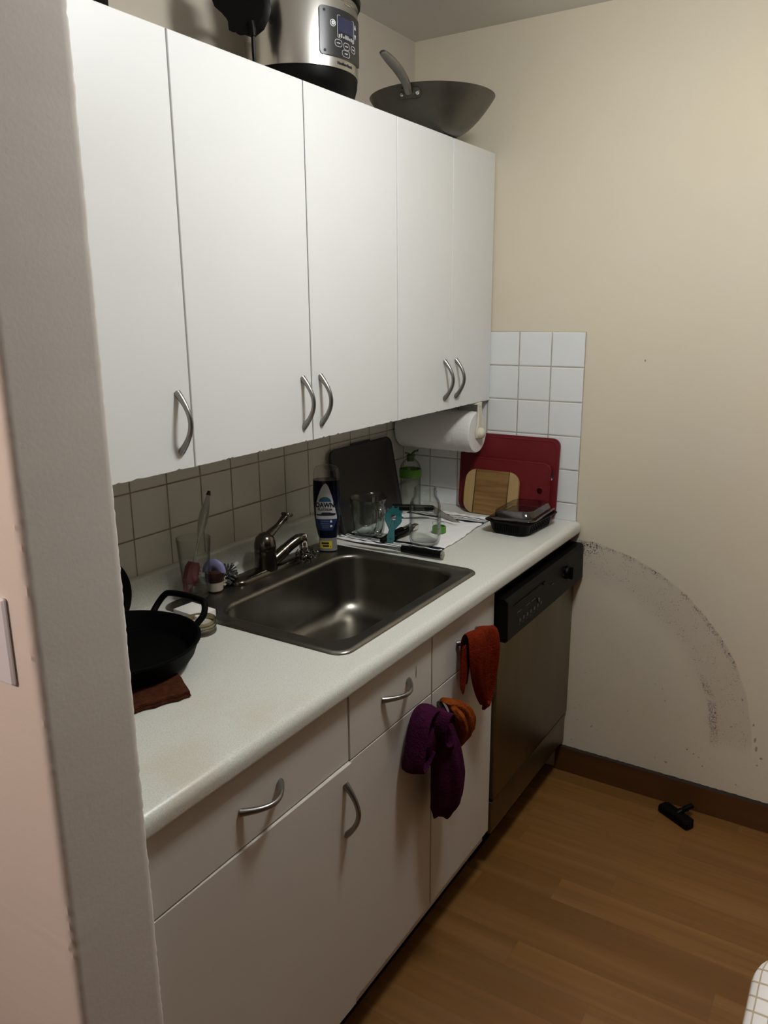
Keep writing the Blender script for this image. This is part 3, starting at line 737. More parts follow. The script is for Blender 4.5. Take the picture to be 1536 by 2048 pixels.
# ------------------------------------------------------------------ paper towels under the cabinet
RX, RZ = -.090, 1.2015-.006
t = thing('paper_towel_holder', 'cream plastic paper towel holder under the wall cabinet nearest the right wall', 'holder', (RX, -.15, ZB))
o = t.location
bm = nbm(); box(bm, RX-.018, RX+.018, -.300, -.010, ZB-.006, ZB-.0005, .001); build('mount', bm, 'cream_plastic', t, True, off=o)
bm = nbm()
arm = [(-.0125, ZB-.006), (-.0115, RZ+.03), (-.020, RZ+.012), (-.0235, RZ), (-.018, RZ-.016), (0, RZ-.0235), (.018, RZ-.016), (.0235, RZ), (.020, RZ+.012), (.0115, RZ+.03), (.0125, ZB-.006)]
plate(bm, arm, lambda u, v, w: (RX+u, -.2955-w, v), 0, .006, .001); build('arm', bm, 'cream_plastic', t, True, off=o)
bm = nbm(); loft(bm, [[(RX+r*cos(2*pi*i/32), y, RZ-.002+r*sin(2*pi*i/32)) for i in range(32)] for r, y in ((.0185, -.3015), (.0185, -.305), (.017, -.311), (.012, -.3165), (.004, -.319))])
build('end_cap', bm, 'cream_plastic', t, True, off=o)
bm = nbm()
def rc(r, y): return [(RX+r*cos(2*pi*i/64), y, RZ+r*sin(2*pi*i/64)) for i in range(64)]
loft(bm, [rc(.021, -.013), rc(.0665, -.012), rc(.068, -.016)] + [rc(.068+.0006*sin(k*2.1), -.016-.27*k/30) for k in range(1, 30)] + [rc(.068, -.288), rc(.0655, -.2935), rc(.030, -.2945), rc(.021, -.2945)], (False, False))
loft(bm, [rc(.021, -.2945), rc(.0195, -.29), rc(.0195, -.02), rc(.021, -.013)], (False, False))
o2 = build('paper_towel_roll', bm, 'paper', None, True, ang=50); tag(o2, 'white paper towel roll hanging under the wall cabinet', 'paper towels')

# ------------------------------------------------------------------ leaning boards on the right wall
def lean_board(name, label, cat, y0, y1, h, r, th, xb, xt, m, hole=None, rim=False):
    """board standing on the counter and tilted back to the right wall"""
    t = thing(name, label, cat, (xb, (y0+y1)/2, CT+.0009)); th_ = math.atan2(xt-xb, h); t.rotation_euler = (0, th_, 0)
    w = (y1-y0)/2; bm = nbm()
    out = rrect(-w, w, 0, h, r, 8)
    if hole:
        hu, hv, hr, hr2 = hole
        n = len(out); inner = [(hu+hr*cos(2*pi*i/n+.3), hv+hr2*sin(2*pi*i/n+.3)) for i in range(n)]
        # start the hole loop at the angle nearest the first outline vertex
        k0 = min(range(n), key=lambda k: (inner[k][0]-out[0][0])**2+(inner[k][1]-out[0][1])**2); inner = inner[k0:]+inner[:k0]
        ch = .0015
        A = [(-th/2, out, 0), (-th/2, inner, 0), (th/2, inner, 0), (th/2, out, 0), (-th/2, out, 0)]
        loft(bm, [[(x, u, v) for u, v in p] for x, p, _ in A], (False, False))
        bmesh.ops.remove_doubles(bm, verts=bm.verts, dist=1e-6)
    else: plate(bm, out, lambda u, v, x: (x, u, v), -th/2, th/2, .0015)
    return t, w, bm
t, w, bm = lean_board('cutting_board', 'largest dark red plastic cutting board, leaning on the right wall tiles', 'cutting board', -.552, -.197, .268, .026, .007, -.030, -.010, 'red_plastic', hole=(-.355/2+.0260, .145, .0135, .0150))
build('board', bm, 'red_plastic', t, True, ang=30)
bm = nbm(); ro = rrect(-w+.008, w-.008, .008, .260, .022, 8); ri = rrect(-w+.0125, w-.0125, .0125, .2555, .019, 8)
loft(bm, [[(-.0035, u, v) for u, v in ro], [(-.0046, u, v) for u, v in rrect(-w+.009, w-.009, .009, .259, .021, 8)], [(-.0046, u, v) for u, v in rrect(-w+.0115, w-.0115, .0115, .2565, .02, 8)], [(-.0035, u, v) for u, v in ri]], (False, False))
build('rim', bm, 'red_plastic', t, True, ang=30)
t, w, bm = lean_board('cutting_board', 'medium dark red cutting board with a ring hole, in front of the largest one', 'cutting board', -.533, -.243, .190, .026, .007, -.052, -.030, 'red_plastic', hole=(-.145+.034, .095, .0095, .0095))
build('board', bm, 'red_plastic', t, True, ang=30)
bm = nbm(); hu, hv = -.145+.034, .095
loft(bm, [[(x, hu+r*cos(2*pi*i/32), hv+r*sin(2*pi*i/32)) for i in range(32)] for x, r in ((-.0035, .0105), (-.0048, .0112), (-.0048, .0130), (-.0035, .0137))], (False, False))
build('hole_ring', bm, 'red_plastic', t)
bm = nbm()
loft(bm, [[(x, u, v) for u, v in rrect(-w+k, w-k, k, .190-k, .026-k, 8)] for x, k in ((-.0035, .003), (-.0045, .004), (-.0045, .0055), (-.0035, .0065))], (False, False))
build('rim', bm, 'red_plastic', t)
# bamboo board: middle strip and two lighter ends, bowed short sides
t = thing('cutting_board', 'small bamboo cutting board with light end strips, leaning in front of the red boards', 'cutting board', (-.074, -.334, CT+.0014)); t.rotation_euler = (0, math.atan2(.030, .155), 0)
hw, hh_, th = .0985, .150, .010
def bow(v):
    r = .034; e = min(v, hh_-v); k = r - sqrt(max(0, r*r-(r-e)**2)) if e < r else 0
    return k + .006*((v-hh_/2)/(hh_/2))**2
bm = nbm(); plate(bm, [(-.062, 0), (.062, 0), (.062, hh_), (-.062, hh_)], lambda u, v, x: (x, u, v), -th/2, th/2, .001); build('board', bm, 'bamboo', t)
for s in (-1, 1):
    vs = [hh_*(.5-.5*cos(pi*i/30)) for i in range(31)]; p = [(s*.0622, v) for v in (0, hh_)]
    outer = [(s*(hw-bow(v)), v) for v in vs]
    pts = outer + [(s*.0622, hh_), (s*.0622, 0)]
    if s < 0: pts = list(reversed(pts))
    bm = nbm(); plate(bm, pts, lambda u, v, x: (x, u, v), -th/2, th/2, 0); build('end_strip', bm, 'bamboo_light', t, True, ang=30, label='lighter bamboo end strip')

# ------------------------------------------------------------------ food container
t = thing('food_container', 'black plastic takeaway container on the counter beside the cutting boards', 'container', (-.172, -.492, CT+.0003)); t.rotation_euler = (0, 0, radians(-4))
bm = nbm()
def cr(k, z, r=.03): return [(x, y, z) for x, y in rrect(-.098-k, .098+k, -.060-k, .060+k, r, 6)]
loft(bm, [cr(-.006, .0), cr(-.001, .002), cr(.003, .012), cr(.008, .034), cr(.0095, .038), cr(.018, .040), cr(.019, .0425), cr(.013, .0435), cr(.008, .042), cr(.003, .012), cr(-.002, .004)])
for i in range(11):      # side ribs
    u = -.062+.0125*i
    loft(bm, [[(u-.002, -.0615-.0035*0, .008), (u+.002, -.0615, .008), (u+.002, -.0650, .010), (u-.002, -.0650, .010)], [(u-.002, -.067, .034), (u+.002, -.067, .034), (u+.002, -.0695, .033), (u-.002, -.0695, .033)]])
    loft(bm, [[(-.0995, u*.62-.002, .008), (-.0995, u*.62+.002, .008), (-.103, u*.62+.002, .010), (-.103, u*.62-.002, .010)], [(-.105, u*.62-.002, .034), (-.105, u*.62+.002, .034), (-.1075, u*.62+.002, .033), (-.1075, u*.62-.002, .033)]])
bmesh.ops.recalc_face_normals(bm, faces=bm.faces)
build('tray', bm, 'black_plastic', t, True, ang=35)
t2 = thing('container_lid', 'clear plastic lid resting askew on the black takeaway container', 'lid', (-.170, -.494, CT+.0475)); t2.rotation_euler = (radians(-2.0), radians(1.0), radians(3))
bm = nbm()
def lr(k, z, r=.03): return [(x, y, z) for x, y in rrect(-.108-k, .108+k, -.070-k, .070+k, r, 6)]
loft(bm, [lr(.0055, .0), lr(.006, .006), lr(.002, .008), lr(-.004, .0085), lr(-.009, .024), lr(-.014, .0275), lr(-.022, .0265), lr(-.027, .0255)], (False, True))
o = build('lid', bm, 'clear_plastic', t2, True, ang=50); solid(o, .0009)
bm = nbm(); tube(bm, [(-.1135, y, .003) for y in (-.05, 0, .05)], .0016, 6); tube(bm, [(x, -.0755, .003) for x in (-.09, 0, .09)], .0016, 6); tube(bm, [(x, .0755, .003) for x in (-.09, 0, .09)], .0016, 6)
build('lid_rim', bm, 'clear_plastic', t2)

# ------------------------------------------------------------------ dish towel with striped ends
def towel():
    bm = nbm(); rr = random.Random(2)
    # corners relative to the centre (-.352,-.213)
    c = [(-.230, -.187), (.222, -.152), (.245, .120), (-.222, .160)]
    def f(u, v):
        ax = c[0][0]*(1-u)+c[1][0]*u; ay = c[0][1]*(1-u)+c[1][1]*u; bx = c[3][0]*(1-u)+c[2][0]*u; by = c[3][1]*(1-u)+c[2][1]*u
        x, y = ax*(1-v)+bx*v, ay*(1-v)+by*v
        e = 1 - min(1, min(u, 1-u, v, 1-v)*10)
        y += (.0025*sin(u*11)+.0012*sin(u*37))*(1-v)**6; x += .0025*sin(v*13)*(u**8 + (1-u)**8)
        z = .0040 + .0012*sin(u*31+v*9)*sin(v*23) + e*.0012*(1+sin(u*60+v*47)) + .006*max(0, 1-abs(u-.985)/.02)*max(0, 1-v*5)
        return (x, y, z)
    return grid(bm, 90, 70, f)
o = build('dish_towel', towel(), 'towel', None, True, ang=180); o.location = (-.352, -.213, CT); solid(o, .0022, -1)
tag(o, 'white dish towel with black striped ends spread on the counter right of the sink', 'towel')
TZ = CT+.0060

# ------------------------------------------------------------------ baking sheet leaning on the back tiles
t = thing('baking_sheet', 'dark nonstick baking sheet leaning against the back wall tiles', 'baking sheet', (-.3665, -.064, CT+.0025))
Wd, Hh = .170, .257
t.rotation_euler = (radians(-11.0), 0, 0)
def br(k, y, r=.022): return [(x, y, z) for x, z in rrect(-Wd+k, Wd-k, k, Hh-k, r, 6)]
bm = nbm(); loft(bm, [br(.008, .004, .018), br(.004, .0025), br(.001, .0005), br(.0, .0), br(-.004, -.001, .026), br(-.006, .0005, .028), br(-.004, .003, .026), br(.0, .003), br(.010, .019), br(.012, .020)], (True, True))
build('tray', bm, 'nonstick', t, True, ang=50)
bm = nbm(); loft(bm, [br(-.003, -.0006, .026), br(-.0045, -.0028, .027), br(-.0075, -.0028, .029), br(-.0085, 0, .03), br(-.0075, .0028, .029), br(-.0045, .0028, .027), br(-.003, .0006, .026)], (False, False))
build('rolled_edge', bm, 'pan_edge', t, True, ang=80)
bm = nbm(); plate(bm, rrect(-.055, .055, Hh+.004, Hh+.014, .005, 4), lambda u, v, w: (u, .0+w, v), -.001, .002); build('hanging_tab', bm, 'pan_edge', t)

# ------------------------------------------------------------------ dish soap bottle, cap down
t = thing('dish_soap_bottle', 'upside-down bottle of dark blue dish soap on the sink ledge', 'soap bottle', (-.690, -.112, CT+.0065)); t.rotation_euler = (0, 0, radians(-58))
aw = [(0, .0265), (.036, .0260), (.038, .0262), (.050, .0295), (.070, .0335), (.100, .0368), (.140, .0388), (.175, .0390), (.200, .0384), (.225, .0370), (.238, .0345), (.245, .029), (.248, .018)]
def A_(z):
    for (z0, a0), (z1, a1) in zip(aw, aw[1:]):
        if z0 <= z <= z1: return a0 + (a1-a0)*(z-z0)/(z1-z0)
    return aw[-1][1]
def so(z, k=1.0, n=56):
    a = A_(z)*k; b = a*.66; L = []
    for i in range(n):
        q = 2*pi*i/n; c, s = cos(q), sin(q); e = 2/2.5
        L.append((a*abs(c)**e*(1 if c >= 0 else -1), b*abs(s)**e*(1 if s >= 0 else -1), z))
    return L
def sw(u, v, w):        # wrap on the front (-y) of the bottle
    a = A_(v); b = a*.66; q = min(.999, abs(u)/a)
    return (u, -(b*(1-q**2.5)**(1/2.5)) - w, v)
bm = nbm(); loft(bm, [so(z) for z in (.0385, .050, .060, .070, .085, .100, .12, .14, .16, .175, .19, .207)]); build('soap_body', bm, 'navy', t, True, ang=60)
bm = nbm(); loft(bm, [so(z, .999) for z in (.2072, .215, .225, .232, .238, .243, .247, .248)], (False, True)); build('bottle_end', bm, 'clear_plastic', t, True, ang=60)
bm = nbm(); loft(bm, [so(z, .98) for z in (0, .002, .034, .038)]); cap = build('cap', bm, 'cap_grey', t, True, ang=40)
def strip(bm, edges, w0, w1):    # edges: list of (z, uL, uR) wrapped to the bottle
    R = []
    for z, a, b in edges: R.append([(a+(b-a)*i/16, z) for i in range(17)])
    for w in (w0, w1):
        pass
    V = [[bm.verts.new(sw(u, z, w1)) for u, z in r] for r in R]
    for j in range(len(V)-1):
        for i in range(16): bm.faces.new((V[j][i], V[j][i+1], V[j+1][i+1], V[j+1][i]))
    return bm
def lab(z):     # teardrop label outline: (left, right)
    q = (z-.062)/(.200-.062)
    r = .0285*min(1, (1-q)**.62*1.25)*min(1, .55+q*2.0); return (-min(.031, .030*min(1, (1-q)**.55*1.5)*min(1, .72+q*1.6)), r)
zs = [.096+(.200-.096)*i/30 for i in range(31)]
bm = nbm(); strip(bm, [(z, lab(z)[0]-.001, lab(z)[1]) for z in zs], 0, .0004); lb = build('label', bm, 'label_white', t, True, ang=80)
zs = [.062+(.0965-.062)*i/14 for i in range(15)]
bm = nbm(); strip(bm, [(z, lab(z)[0]-.001, lab(z)[1]) for z in zs], 0, .0004); build('blue_label', bm, 'label_blue', t, True, ang=80)
bm = nbm(); n = 20
strip(bm, [(.1470+.0145*sin(pi/2*i/n), -.004-.0175*cos(pi/2*i/n), -.004+.0175*cos(pi/2*i/n)) for i in range(n)], 0, .0007); build('dome_mark', bm, 'label_teal', lb, True)
text('lettering', 'DAWN', .0185, lambda u, v, w: sw(u-.004, v+.1372, .0009+w), 'ink', lb, squash=.90, bold=.0007)
text('lettering', 'PLATINUM', .0094, lambda u, v, w: sw(u-.004, v+.1245, .0009+w), 'ink', lb, squash=.90, bold=.0002)
bm = nbm()
rr = random.Random(4)
pts = []
strip(bm, [(.1065, -.027, .021), (.1085, -.030, .024), (.1105, -.030, .027), (.1130, -.018, .0255), (.1150, -.014, .014), (.1165, -.012, .010)], 0, .0007)
build('small_print', bm, 'ink', lb, True)
bm = nbm(); rr = random.Random(9)
for z, a, b in ((.0895, -.017, .004), (.082, -.018, .008), (.0755, -.016, .006), (.070, -.014, .006)):
    u = a
    while u < b:
        l = .0015+.002*rr.random(); strip(bm, [(z, u, u+l), (z+.0017, u, u+l)], 0, .0007); u += l+.0009
build('small_print', bm, mat('pale blue print', (.16, .20, .32), .5), t, True)
bm = nbm(); strip(bm, [(.0862, .0108, .0132), (.0875, .0092, .0148), (.0895, .0086, .0154), (.0915, .0100, .0140), (.0945, .0116, .0124)], 0, .0008)
strip(bm, [(.0725, .009, .015), (.0785, .009, .015)], 0, .0008); build('icon', bm, 'white_print', t, True)
bm = nbm(); 
def cwrap(u, v, w): a = .0262*.98; b = a*.66; q = min(.999, abs(u)/a); return (u, -(b*(1-q**2.5)**.4)-w, v)
def cstrip(bm, z0, z1, u0, u1, w):
    V = [[bm.verts.new(cwrap(u0+(u1-u0)*i/14, z, w)) for i in range(15)] for z in (z0, z1)]
    for i in range(14): bm.faces.new((V[0][i], V[0][i+1], V[1][i+1], V[1][i]))
cstrip(bm, .008, .030, -.022, .0125, .0006); yl = build('cap_sticker', bm, 'yellow', cap, True)
bm = nbm(); cstrip(bm, .0205, .0265, -.017, .004, .0010); cstrip(bm, .0125, .0180, -.014, .004, .0010); cstrip(bm, .012, .015, .0072, .0095, .0010); build('small_print', bm, 'ink', yl, True)

# ------------------------------------------------------------------ measuring cup
t = thing('measuring_cup', 'clear glass measuring cup with faded red marks on the dish towel', 'measuring cup', (-.492, -.122, TZ)); t.rotation_euler = (0, 0, radians(-126)); t.scale = (1.14, 1.14, 1.06)
bm = nbm(); RC = .048
def mc(r, z, sp=0):
    L = []
    for i in range(56):
        a = 2*pi*i/56; k = sp*max(0, cos(a-pi*.72))**14
        L.append(((r+k)*cos(a), (r+k)*sin(a), z + k*.25))
    return L
outer = [mc(.034, 0), mc(.040, .003), mc(.043, .012), mc(.046, .045), mc(.0485, .095, .006), mc(.0500, .106, .012), mc(.0510, .1085, .014)]
inner = [mc(.0485, .1085, .014), mc(.0455, .095, .006), mc(.043, .045), mc(.040, .014), mc(.034, .008), mc(.004, .0085)]
loft(bm, outer+inner); build('cup', bm, 'thick_glass', t, True, ang=60)
bm = nbm(); tube(bm, spline([(.046, 0, .094), (.066, 0, .097), (.082, 0, .088), (.084, 0, .062), (.076, 0, .036), (.060, 0, .022)]), [.0095]*40+[.006], 12, flat=1.25)
build('handle', bm, 'handle_glass', t)
bm = nbm()
def cyl_patch(bm, r, a0, a1, z0, z1):
    V = [[bm.verts.new((r*cos(a0+(a1-a0)*i/10), r*sin(a0+(a1-a0)*i/10), z)) for i in range(11)] for z in (z0, z1)]
    for i in range(10): bm.faces.new((V[0][i], V[0][i+1], V[1][i+1], V[1][i]))
for q in ((.0488, pi*1.28, pi*1.42, .080, .088), (.0488, pi*.42, pi*.62, .084, .094), (.0482, pi*1.26, pi*1.34, .074, .079)):
    bm = nbm(); cyl_patch(bm, *q); build('measure_mark', bm, 'red_print', t)

# ------------------------------------------------------------------ mason jar
t = thing('glass_jar', 'empty clear glass jar without a lid on the dish towel', 'jar', (-.494, -.322, TZ))
bm = nbm()
def sq(r, z, p):   # rounded-square section
    L = []
    for i in range(64):
        a = 2*pi*i/64; c, s = cos(a), sin(a); k = (abs(c)**p+abs(s)**p)**(-1/p); L.append((r*k*c, r*k*s, z))
    return L
O = [(.030, 0, 2), (.038, .002, 2.3), (.0425, .010, 2.6), (.0435, .020, 3.0), (.0435, .100, 3.0), (.0440, .112, 2.6), (.0430, .124, 2.2), (.0385, .136, 2), (.0335, .143, 2), (.0325, .146, 2), (.0340, .148, 2), (.0325, .151, 2), (.0325, .155, 2), (.0340, .157, 2), (.0325, .160, 2), (.0320, .168, 2), (.0315, .170, 2)]
I = [(.0290, .170, 2), (.0285, .150, 2), (.0305, .143, 2), (.0360, .134, 2), (.0400, .122, 2.2), (.0405, .100, 3.0), (.0405, .022, 3.0), (.038, .012, 2.5), (.030, .009, 2), (.004, .012, 2)]
loft(bm, [sq(*x) for x in O+I]); t.rotation_euler = (0, 0, radians(14)); build('jar', bm, 'glass', t, True, ang=60)
bm = nbm()          # embossed scale on the side that faces the room
for i in range(5): box(bm, -.0015-.010, .010-.004*(i % 2), -.0447, -.0432, .030+.017*i, .0322+.017*i, .0006)
for x in (-.020, -.016, .018, .022): tube(bm, [(x, -.0432, .03), (x, -.0432, .10)], .0009, 6)
build('embossed_scale', bm, 'thick_glass', t)

# ------------------------------------------------------------------ salad dressing shaker with leaf stopper
t = thing('dressing_bottle', 'clear shaker bottle with green band and leaf shaped stopper in the corner', 'bottle', (-.128, -.058, CT+.006))
bm = nbm()
pr = [(.030, 0), (.0345, .003), (.036, .010), (.036, .108), (.0362, .138), (.0345, .147), (.029, .158), (.021, .167), (.0145, .173), (.0135, .178)]
inn = [(r-.002, z) for r, z in reversed(pr)]; inn[-1] = (.003, .004); lathe(bm, pr+inn, 48); build('bottle', bm, 'glass', t, True, ang=60)
bm = nbm(); lathe(bm, [(.0368, .108), (.0385, .109), (.0385, .136), (.0368, .137)], 48, (False, False)); build('band', bm, 'green', t)
bm = nbm(); lathe(bm, [(.0125, .164), (.0125, .180), (.0148, .181), (.0148, .184), (.006, .188)], 24); st = build('stopper', bm, 'leaf', t)
bm = nbm()
def leaf(bm, d, up_, L, W):
    d = Vector(d).normalized(); s = d.cross(Vector((0, 0, 1))).normalized(); A = []; 
    loops = []
    for i in range(9):
        q = i/8; w = W*sin(pi*min(1, q*.92+.06))**.8; c = Vector((0, 0, .184)) + d*(L*q) + Vector((0, 0, up_*sin(q*pi*.6)))
        loops.append([tuple(c+s*w+Vector((0, 0, .004*q))), tuple(c+Vector((0, 0, -.0015))), tuple(c-s*w+Vector((0, 0, .004*q))), tuple(c+Vector((0, 0, .001)))])
    loft(bm, loops)
leaf(bm, (-.8, .2, 0), .010, .026, .0085); leaf(bm, (.7, -.5, 0), .012, .030, .0085); leaf(bm, (.1, -1, 0), -.002, .018, .007)
tube(bm, spline([(0, 0, .184), (.008, -.006, .194), (.024, -.018, .202)]), .0016, 6)
build('leaf', bm, 'leaf', st)

# ------------------------------------------------------------------ teal utensil, can opener, knives, green cap
t = thing('pasta_server', 'teal plastic kitchen tool with scalloped head and round hole on the dish towel', 'utensil', (-.5385, -.228, TZ+.001))
bm = nbm(); pts = []
hv = .079
pts += [(-.0105, .000), (.0, -.003), (.0105, .000), (.0125, .012), (.0085, .026), (.0080, .036), (.0150, .048)]
pts += [(.0235, .060), (.0268, .070)]
for i in range(6):
    a = .02 + (pi-.04)*i/5
    for da, r in ((-.15, .0262), (-.06, .0325), (.06, .0325), (.15, .0262)):
        pts.append((r*cos(a+da)*.92, hv+r*sin(a+da)*.95))
pts += [(-.0268, .070), (-.0235, .060), (-.0150, .048), (-.0080, .036), (-.0085, .026), (-.0125, .012)]
n = len(pts); hole = [(.0085*cos(2*pi*i/n), hv-.003+.0085*sin(2*pi*i/n)) for i in range(n)]
k0 = min(range(n), key=lambda k: (hole[k][0]-pts[0][0])**2+(hole[k][1]-pts[0][1])**2); hole = hole[k0:]+hole[:k0]
def tf(u, v, w): return (u, w - .10*max(0, v-.05)**1.15 - .004*(max(0, v-.08)/.03), v)
loft(bm, [[tf(u, v, w) for u, v in p] for w, p in ((-.002, pts), (-.002, hole), (.002, hole), (.002, pts), (-.002, pts))], (False, False))
bmesh.ops.remove_doubles(bm, verts=bm.verts, dist=1e-6)
t.rotation_euler = (radians(-24), radians(14), radians(-48)); build('tool', bm, 'teal', t, True, ang=40)
bm = nbm(); lathe(bm, [(.0032, -.0022), (.0032, .0022)], 16)
for v in bm.verts: v.co = Vector((v.co.x*1.3, v.co.z, .010+v.co.y))
build('hanging_hole', bm, mat('dark teal recess', (.004, .03, .035), .6), t)
t = thing('can_opener', 'black handled kitchen utensil lying behind the teal tool', 'utensil', (-.50, -.205, TZ))
bm = nbm(); tube(bm, spline([(-.064, -.010, .009), (-.02, -.004, .010), (.03, .001, .010), (.080, .004, .010)]), [.005]+[.0090]*23+[.006], 12, flat=.9); build('grip', bm, 'matte_black', t)
bm = nbm(); tube(bm, spline([(-.010, -.020, .009), (.04, -.024, .011), (.095, -.020, .012)]), [.006]+[.0095]*15+[.007], 12); build('grip', bm, 'matte_black', t)
bm = nbm(); tube(bm, [(.080, .004, .010), (.130, .004, .014)], [.006, .004], 8); box(bm, .092, .128, -.028, -.008, .004, .020, .003); build('metal_head', bm, 'bright_chrome', t, label='shiny metal head')

def knife(name, label, p_butt, p_bol, p_tip, hr, bh, m_end=True, roll=0.0, handle_first=True):
    a, b, c = Vector(p_butt), Vector(p_bol), Vector(p_tip)
    t = thing(name, label, 'knife', tuple(b)); bm = nbm()
    d = (b-a); n = 14
    tube(bm, [a-b + d*(i/(n-1)) for i in range(n)], [hr*(.92+.16*sin(pi*i/(n-1)*.8+.5)) for i in range(n)], 14, flat=1.15); build('handle', bm, 'matte_black', t)
    if m_end:
        dn = d.normalized(); bm = nbm(); tube(bm, [a-b-dn*.004, a-b+dn*.0005], [hr*.95, hr*1.02], 14, flat=1.15); build('end_cap', bm, 'blade', t)
    e = (c-b); L = e.length; e.normalize(); s = e.cross(Vector((0, 0, 1))).normalized(); u = s.cross(e)
    s2 = s*cos(roll)+u*sin(roll); n2 = e.cross(s2)
    bm = nbm(); loops = []
    for i in range(13):
        q = i/12; h = bh*(1-q**2.2)+.0006; o_ = e*(L*q); top = s2*(bh*.30*(1-q)) ; 
        loops.append([tuple(o_+s2*(bh*.35)*(1-q*.6)+n2*.0009), tuple(o_+s2*(bh*.35)*(1-q*.6)-n2*.0009), tuple(o_+s2*((bh*.35)*(1-q*.6)-h)-n2*.0001), tuple(o_+s2*((bh*.35)*(1-q*.6)-h)+n2*.0001)])
    loft(bm, loops); build('blade', bm, 'blade', t, False)
    return t
knife('kitchen_knife', 'knife with a long black handle and steel end lying along the sink edge', (-.5935, -.432, CT+.0145), (-.5975, -.305, CT+.0145), (-.615, -.120, CT+.013), .0095, .020, roll=.05)
knife('kitchen_knife', 'chef knife with broad blade lying behind the glass jar', (-.318, -.100, TZ+.044), (-.245, -.212, TZ+.040), (-.268, -.325, TZ+.008), .009, .040, False, roll=1.05)
t = thing('small_lid', 'round bright green lid lying behind the glass jar', 'lid', (-.365, -.300, TZ))
bm = nbm(); lathe(bm, [(.020, 0), (.0215, .001), (.0215, .018), (.0195, .020), (.0185, .020), (.0185, .004), (.003, .004)], 32); build('lid_ring', bm, 'green', t)
bm = nbm(); tube(bm, [(.021*cos(a), .021*sin(a), .021+.010*sin(a*1.0)) for a in [pi*.1+pi*i/14 for i in range(15)]], .0011, 6); build('hinge_loop', bm, 'clear_plastic', t)

# ------------------------------------------------------------------ left of the faucet
t = thing('drinking_glass', 'tall clear pint glass with a little water on the sink ledge', 'glass', (-1.168, -.068, CT+.0065))
bm = nbm(); lathe(bm, [(.026, 0), (.0292, .0015), (.030, .006), (.0345, .065), (.0405, .1465), (.0400, .1485), (.0390, .1475), (.0330, .065), (.0282, .014), (.004, .013)], 56); build('tumbler', bm, 'glass', t, True, ang=60)
bm = nbm(); lathe(bm, [(.0050, .0135), (.0278, .0145), (.0304, .040), (.0298, .0405), (.002, .0400)], 48); build('water', bm, 'water', t)
t = thing('basting_brush', 'brush with clear handle and red silicone bristles standing in the pint glass', 'brush', (-1.168, -.068, CT+.0225))
# the brush leans: head low and left, handle up and right
bA, bB = Vector((-.020, .004, .018)), Vector((.0665, .006, .226))
ax = (bB-bA).normalized(); sd = Vector((1, 0, 0)) - ax*ax.x; sd.normalize(); nn = ax.cross(sd)
bm = nbm(); pts = spline([bA+ax*.048, bA+ax*.10, bA+ax*.135, bA+ax*.175, bA+ax*.222]); n = len(pts)
tube(bm, pts, [.0042 if i < n*.35 else .0042+.0095*sin(pi*min(1, (i/n-.35)/.62)) for i in range(n)], 12, flat=.65); build('handle', bm, 'clear_handle', t)
bm = nbm(); tube(bm, [bA+ax*.2205, bA+ax*.231], [.0062, .0035], 10); build('handle_tip', bm, 'maroon', t)
bm = nbm(); loft(bm, [[tuple(bA+ax*q+sd*(w*x)+nn*(.0065*y)) for x, y in ((-1, -1), (1, -1), (1, 1), (-1, 1))] for q, w in ((.0, .0135), (.012, .0185), (.042, .0190), (.056, .012))]); build('head', bm, 'silicone', t, False)
bm = nbm(); rr = random.Random(8)
for i in range(36):
    p = bA+ax*(.004+.0088*(i//7))+sd*(.0185)+nn*(.0105*((i % 7)/6-.5))
    tube(bm, [p-sd*.002, p+sd*(.009)+ax*(-.003)+nn*(.002*(rr.random()-.5))], [.0008, .0006], 5)
    q = bA+sd*(.022*(rr.random()-.5))+nn*(.009*(rr.random()-.5)); tube(bm, [q, q-ax*.016+sd*.004*(rr.random()-.5)], [.0009, .0006], 5)
build('bristles', bm, mat('pink silicone', (.30, .06, .07), .4), t)

t = thing('scrub_brush', 'palm dish brush with lavender grip and white bristles beside the pint glass', 'brush', (-1.112, -.074, CT+.0065)); t.scale = (.84, .84, .92)
bm = nbm(); lathe(bm, [(.021, 0), (.0235, .002), (.0255, .024), (.0255, .026)], 40); build('bristles', bm, 'white_bristle', t)
bm = nbm(); lathe(bm, [(.0262, .0262), (.0275, .030), (.0275, .044), (.026, .052), (.020, .056), (.012, .054)], 40); build('brush_body', bm, 'maroon', t)
bm = nbm(); tube(bm, [(.022*cos(pi*i/16)*1.0, .0, .050+.024*sin(pi*i/16)) for i in range(17)], [.0085]*17, 12, flat=1.6)
build('grip', bm, 'lavender', t); t.rotation_euler = (0, 0, radians(-62))

t = thing('bottle_brush', 'bottle brush with grey and white bristles and white handle lying by the backsplash', 'brush', (-1.072, -.064, CT+.0085))
ax = Vector((.90, .30, .10)).normalized(); bm = nbm(); tube(bm, [ax*.034, ax*.046, ax*.058, ax*.072, ax*.086, ax*.088], [.0050, .0072, .0050, .0050, .0058, .004], 10)
bmesh.ops.translate(bm, verts=bm.verts, vec=(0, 0, .018)); build('handle', bm, 'white_plastic', t)
for nm, mm, a0, a1, sd_, cnt, L in (('bristles', 'grey_bristle', -.012, .036, 3, 190, .029), ('tip_bristles', 'white_bristle', -.034, -.010, 6, 90, .021)):
    bm = nbm(); rr = random.Random(sd_)
    for i in range(cnt):
        q = a0+(a1-a0)*rr.random(); an = 2*pi*rr.random(); s1 = ax.cross(Vector((0, 0, 1))).normalized(); s2 = s1.cross(ax)
        l = L*(.75+.25*rr.random()); dv = s1*cos(an)+s2*sin(an)+ax*(.35*(rr.random()-.5)); p = ax*q+Vector((0, 0, .018)); e = p+dv*l
        e.z = max(e.z, .001)
        if -.070+e.y > -.030: e.y = .040
        tube(bm, [p, e], [.0013, .0017], 5)
    build(nm, bm, mm, t)

